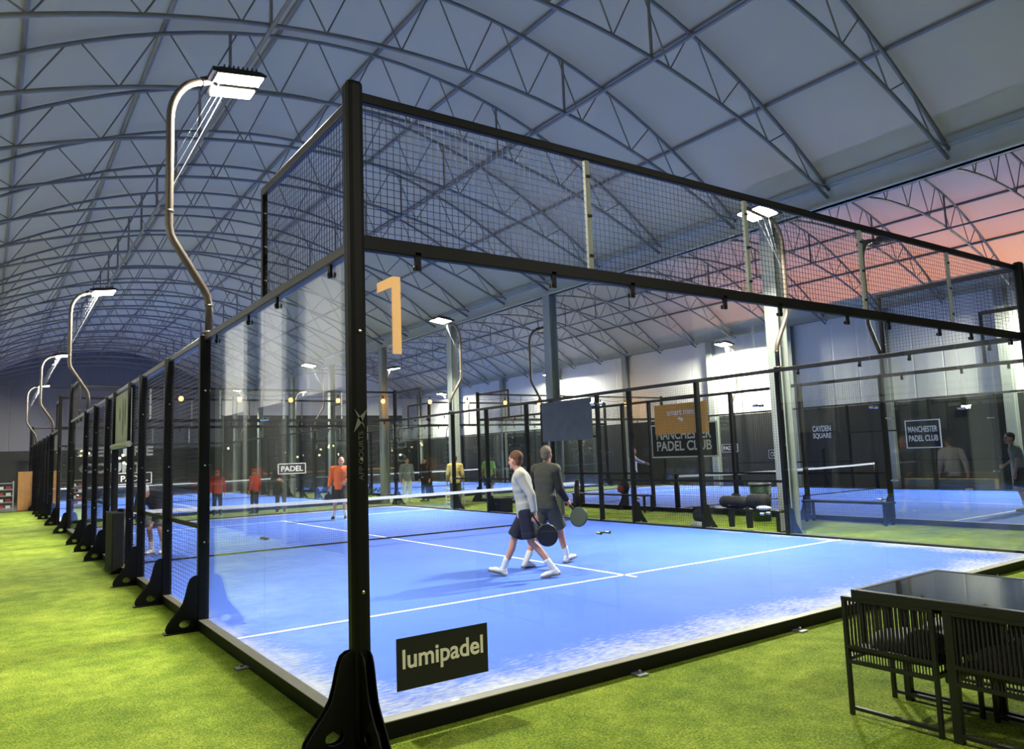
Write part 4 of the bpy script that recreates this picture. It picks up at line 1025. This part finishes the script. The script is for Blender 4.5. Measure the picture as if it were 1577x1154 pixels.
MB().tube([(0, 0, 0), (0, 0, 0.16), (0, 0, 0.21)], [0.034, 0.034, 0.016], 12).build('body', M['basket'], t, True); MB().tube([(0, 0, 0.21), (0, 0, 0.235)], 0.018, 10).build('cap', M['navy'], t)
t = thing('trainer_shoes', 'pale folded towel at the right end of the bench front', 'towel', (10.38, 4.82, BZ))
MB().ball((0, 0, 0.04), (0.10, 0.17, 0.045), 14, 8).build('towel', M['white'], t, True); t.name = 'folded_towel'
t = thing('litter_bin', 'dark green litter bin behind the bench with bags', 'bin', (12.6, 6.55, GZ))
MB().tube([(0, 0, 0), (0, 0, 0.82)], [0.2, 0.24], 16).build('body', M['bin'], t, True); MB().tube([(0, 0, 0.82), (0, 0, 0.87)], [0.26, 0.25], 16).build('rim', M['galv'], t, True)
t = thing('racket_bag', 'round black and white racket bag leaning by the fence post left of the bench', 'bag', (10.28, 6.35, GZ))
MB().ball((0, 0, 0.30), (0.10, 0.17, 0.15), 16, 10, (0.3, 0.2, 0)).build('body', M['bag'], t, True); MB().ball((0, 0.03, 0.11), (0.13, 0.2, 0.11), 14, 8).build('base_pocket', M['basket'], t, True)
t = thing('backpack', 'red and black backpack resting on the bench beside the right-hand court', 'backpack', (13.1, 11.6, BZ))
MB().ball((0, 0, 0.20), (0.14, 0.2, 0.2), 16, 10).build('body', M['bag'], t, True); MB().ball((-0.12, 0, 0.15), (0.06, 0.14, 0.11), 12, 8).build('front_pocket', M['bagred'], t, True)
MB().tube([(0.02, -0.06, 0.38), (0, -0.03, 0.45), (0, 0.03, 0.45), (0.02, 0.06, 0.38)], 0.01, 6).build('carry_loop', M['bagred'], t)
t = thing('storage_crate', 'black crate standing at the foot of the near court right fence past the net', 'crate', (10.45, 14.0, GZ))
mb = MB().ext((-0.22, -0.28, 0), (0.22, 0.28, 0.42)); mb.build('box', M['black'], t, False, 0.01); MB().ext((-0.24, -0.32, 0.42), (0.24, 0.32, 0.47)).build('lid', M['black'], t, False, 0.01)
MB().ext((-0.235, -0.1, 0.28), (-0.22, 0.1, 0.34)).build('handle', M['darkgrey'], t)
t = thing('ball_basket', 'white ball basket on the grass beside the mustard jacket person', 'basket', (12.0, 19.3, GZ))
mb = MB()
for k in range(5): mb.box((0, 0, 0.08+0.12*k), (0.46, 0.46, 0.05))
for sx2 in (-1, 1):
    for sy2 in (-1, 1): mb.ext((sx2*0.23-0.02, sy2*0.23-0.02, 0), (sx2*0.23+0.02, sy2*0.23+0.02, 0.64))
mb.build('cage', M['basket'], t)
t = thing('net_post_pad', 'tall black pad standing in the left side doorway of the near court', 'pad', (-0.13, 9.95, GZ))
MB().ext((-0.09, -0.42, 0), (0.09, 0.42, 0.98)).build('pad', M['bag'], t, False, 0.02); MB().ext((-0.094, -0.44, 0.0), (0.094, 0.44, 0.05)).build('base', M['black'], t)
# timber planters along the foot of the right wall
for i, (y0_, L_, h_, d_, lb) in enumerate(((6.3, 3.0, 0.42, 0.34, 'lower tan timber ledge at the foot of the right wall'), (6.3, 2.3, 0.62, 0.2, 'upper brown timber ledge against the right wall'))):
    t = thing('timber_ledge', lb, 'ledge', (X1-0.04-(0.22 if i == 0 else 0), y0_, GZ))
    mb = MB()
    for k in range(3): mb.ext((-d_, 0, h_*k/3+0.004), (0, L_, h_*(k+1)/3-0.004))
    mb.build('boards', M['planks'] if i == 0 else M['barfront'], t)
# festoon lights over the walkway between the near and far courts
t = thing('festoon_cable', 'thin dark cable carrying the orange bulbs across the walkway', 'cable', (0, 22.3, 0))
bx = [1.4, 3.3, 5.2, 7.0, 8.8, 10.64, 12.71, 14.49, 16.41, 18.24, 20.1, 21.9, 23.5]
pts = []
for a, b in zip(bx, bx[1:]):
    for k in range(6): u = k/6; pts.append((a+(b-a)*u, 0, 4.12-0.10*math.sin(PI*u)))
pts = [(X0+0.3, 0, 4.3)] + pts + [(bx[-1], 0, 4.12), (X1-0.3, 0, 4.3)]
MB().tube(pts, 0.008, 5).build('cable', M['black'], t)
for i, x in enumerate(bx):
    t = thing('festoon_bulb', 'glowing orange bulb hanging over the walkway, %s from the left' % ORD[i], 'bulb', (x, 22.3, 3.9), 0, 'orange festoon bulbs')
    link('globe', cached('globe', lambda: MB().ball((0, 0, 0), (0.075, 0.075, 0.085), 14, 10).mesh('globe', M['bulb'], True)), t)
    link('socket', cached('socket', lambda: MB().tube([(0, 0, 0.07), (0, 0, 0.20)], 0.028, 10).mesh('socket', M['black'])), t)
    if 5 <= i:
        l = bpy.data.lights.new('bulb', 'POINT'); l.energy = 18; l.color = (1, 0.5, 0.18); l.shadow_soft_size = 0.09
        o = bpy.data.objects.new('bulb', l); COL.objects.link(o); o.parent = t; o.location = (0, 0, -0.12)
random.seed(11)
for i in range(26):
    x = random.uniform(0.5, 23.5); y = random.uniform(44.8, 47.6); z = random.uniform(1.9, 2.8)
    t = thing('pendant_lamp', 'tiny warm pendant lamp in the bar at the far end', 'lamp', (x, y, z), 0, 'tiny pendant lamps in the far bar')
    link('globe', cached('mini', lambda: MB().ball((0, 0, 0), 0.07, 10, 8).mesh('globe', M['smallbulb'], True)), t)
    link('cord', cached(('cord',), lambda: MB().tube([(0, 0, 0.06), (0, 0, 1.2)], 0.006, 4).mesh('cord', M['black'])), t)
# bar at the far end
t = thing('bar_counter', 'long dark bar counter at the far end of the right bay', 'counter', (17.5, 46.3, GZ))
MB().ext((-5, -0.3, 0), (5, 0.3, 1.05)).build('front', M['barfront'], t); MB().ext((-5.1, -0.4, 1.05), (5.1, 0.4, 1.12)).build('top', M['wood'], t)
# shelf rack and cabinet at the end of the walkway
t = thing('shelf_rack', 'grey metal shelf rack with small goods at the end of the left walkway', 'shelf', (-1.55, 36.3, GZ))
for x in (-0.85, 0.6):
    for y in (-0.2, 0.2): MB().ext((x-0.025, y-0.025, 0), (x+0.025, y+0.025, 1.35 if x > 0 else 2.0)).build('upright', M['galv'], t)
for k in range(5): MB().ext((-0.85, -0.22, 0.12+0.28*k), (0.6, 0.22, 0.15+0.28*k)).build('shelf', M['galv'], t)
for k in range(4):
    for j in range(5):
        x = -1.55-0.7+0.28*j
        q = tag(MB().ext((-0.09, -0.1, 0), (0.09, 0.1, 0.12)).build('shoe_box', M['crate'] if (k+j) % 2 else M['basket'], None, loc=(x, 36.3, GZ+0.151+0.28*k)),
                'small box on the grey rack, %s shelf up, %s from the left' % (ORD[k], ORD[j]), 'box', 'boxes on the shelf rack')
t = thing('plywood_cabinet', 'tan plywood cabinet beside the shelf rack at the end of the walkway', 'cabinet', (-0.52, 36.4, GZ))
MB().ext((-0.27, -0.3, 0), (0.27, 0.3, 1.75)).build('body', M['wood'], t, False, 0.006)
for k, s in enumerate((-1, 1)):
    d = MB().ext((s*0.135-0.13, -0.32, 0.04), (s*0.135+0.13, -0.302, 1.70)).build('door', M['wood'], t); MB().ext((s*0.02-0.006, -0.335, 0.8), (s*0.02+0.006, -0.322, 0.95)).build('handle', M['galv'], d)
# potted greenery at the foot of the walkway column
t = thing('potted_plant', 'low leafy plant in a planter at the foot of the walkway column', 'plant', (10.5, 23.15, GZ))
MB().ext((-0.35, -0.18, 0), (0.35, 0.18, 0.25)).build('planter', M['pot'], t, False, 0.01)
mb = MB(); random.seed(3)
for k in range(120):
    a = random.uniform(0, 2*PI); r = random.uniform(0, 0.4); z = random.uniform(0.25, 0.62)
    c = V(math.cos(a)*r, math.sin(a)*r*0.5, z); q = Euler((random.uniform(-1, 1), random.uniform(-1, 1), a)).to_matrix()
    mb.add([c+q @ V(*p) for p in ((0, 0, 0), (0.06, 0.025, 0.01), (0.13, 0, 0), (0.06, -0.025, 0.01))], [(0, 1, 2, 3)])
mb.build('foliage', M['leaf'], t)
# small exit light high on the right wall panel
t = thing('exit_sign', 'small lit sign high on the dark panel of the right wall', 'sign', (X1-0.05, 7.1, 2.66))
MB().ext((-0.03, -0.2, -0.09), (0.03, 0.2, 0.09)).build('case', M['signblack'], t); put_text(t, 'EXIT', 0.3, M['dimled'], (-0.033, 0, 0), '-x', bold=0.002, h=0.11)

# ------------------------------------------------------------------ render look
S.view_settings.view_transform = 'Standard'; S.view_settings.look = 'None'; S.view_settings.gamma = 1; S.view_settings.use_curve_mapping = False
S.view_settings.exposure = 0.3
cy = S.cycles
cy.max_bounces = 10; cy.diffuse_bounces = 4; cy.glossy_bounces = 4; cy.transparent_max_bounces = 40; cy.transmission_bounces = 4
cy.use_denoising = True; cy.sample_clamp_indirect = 8; cy.caustics_reflective = False; cy.caustics_refractive = False
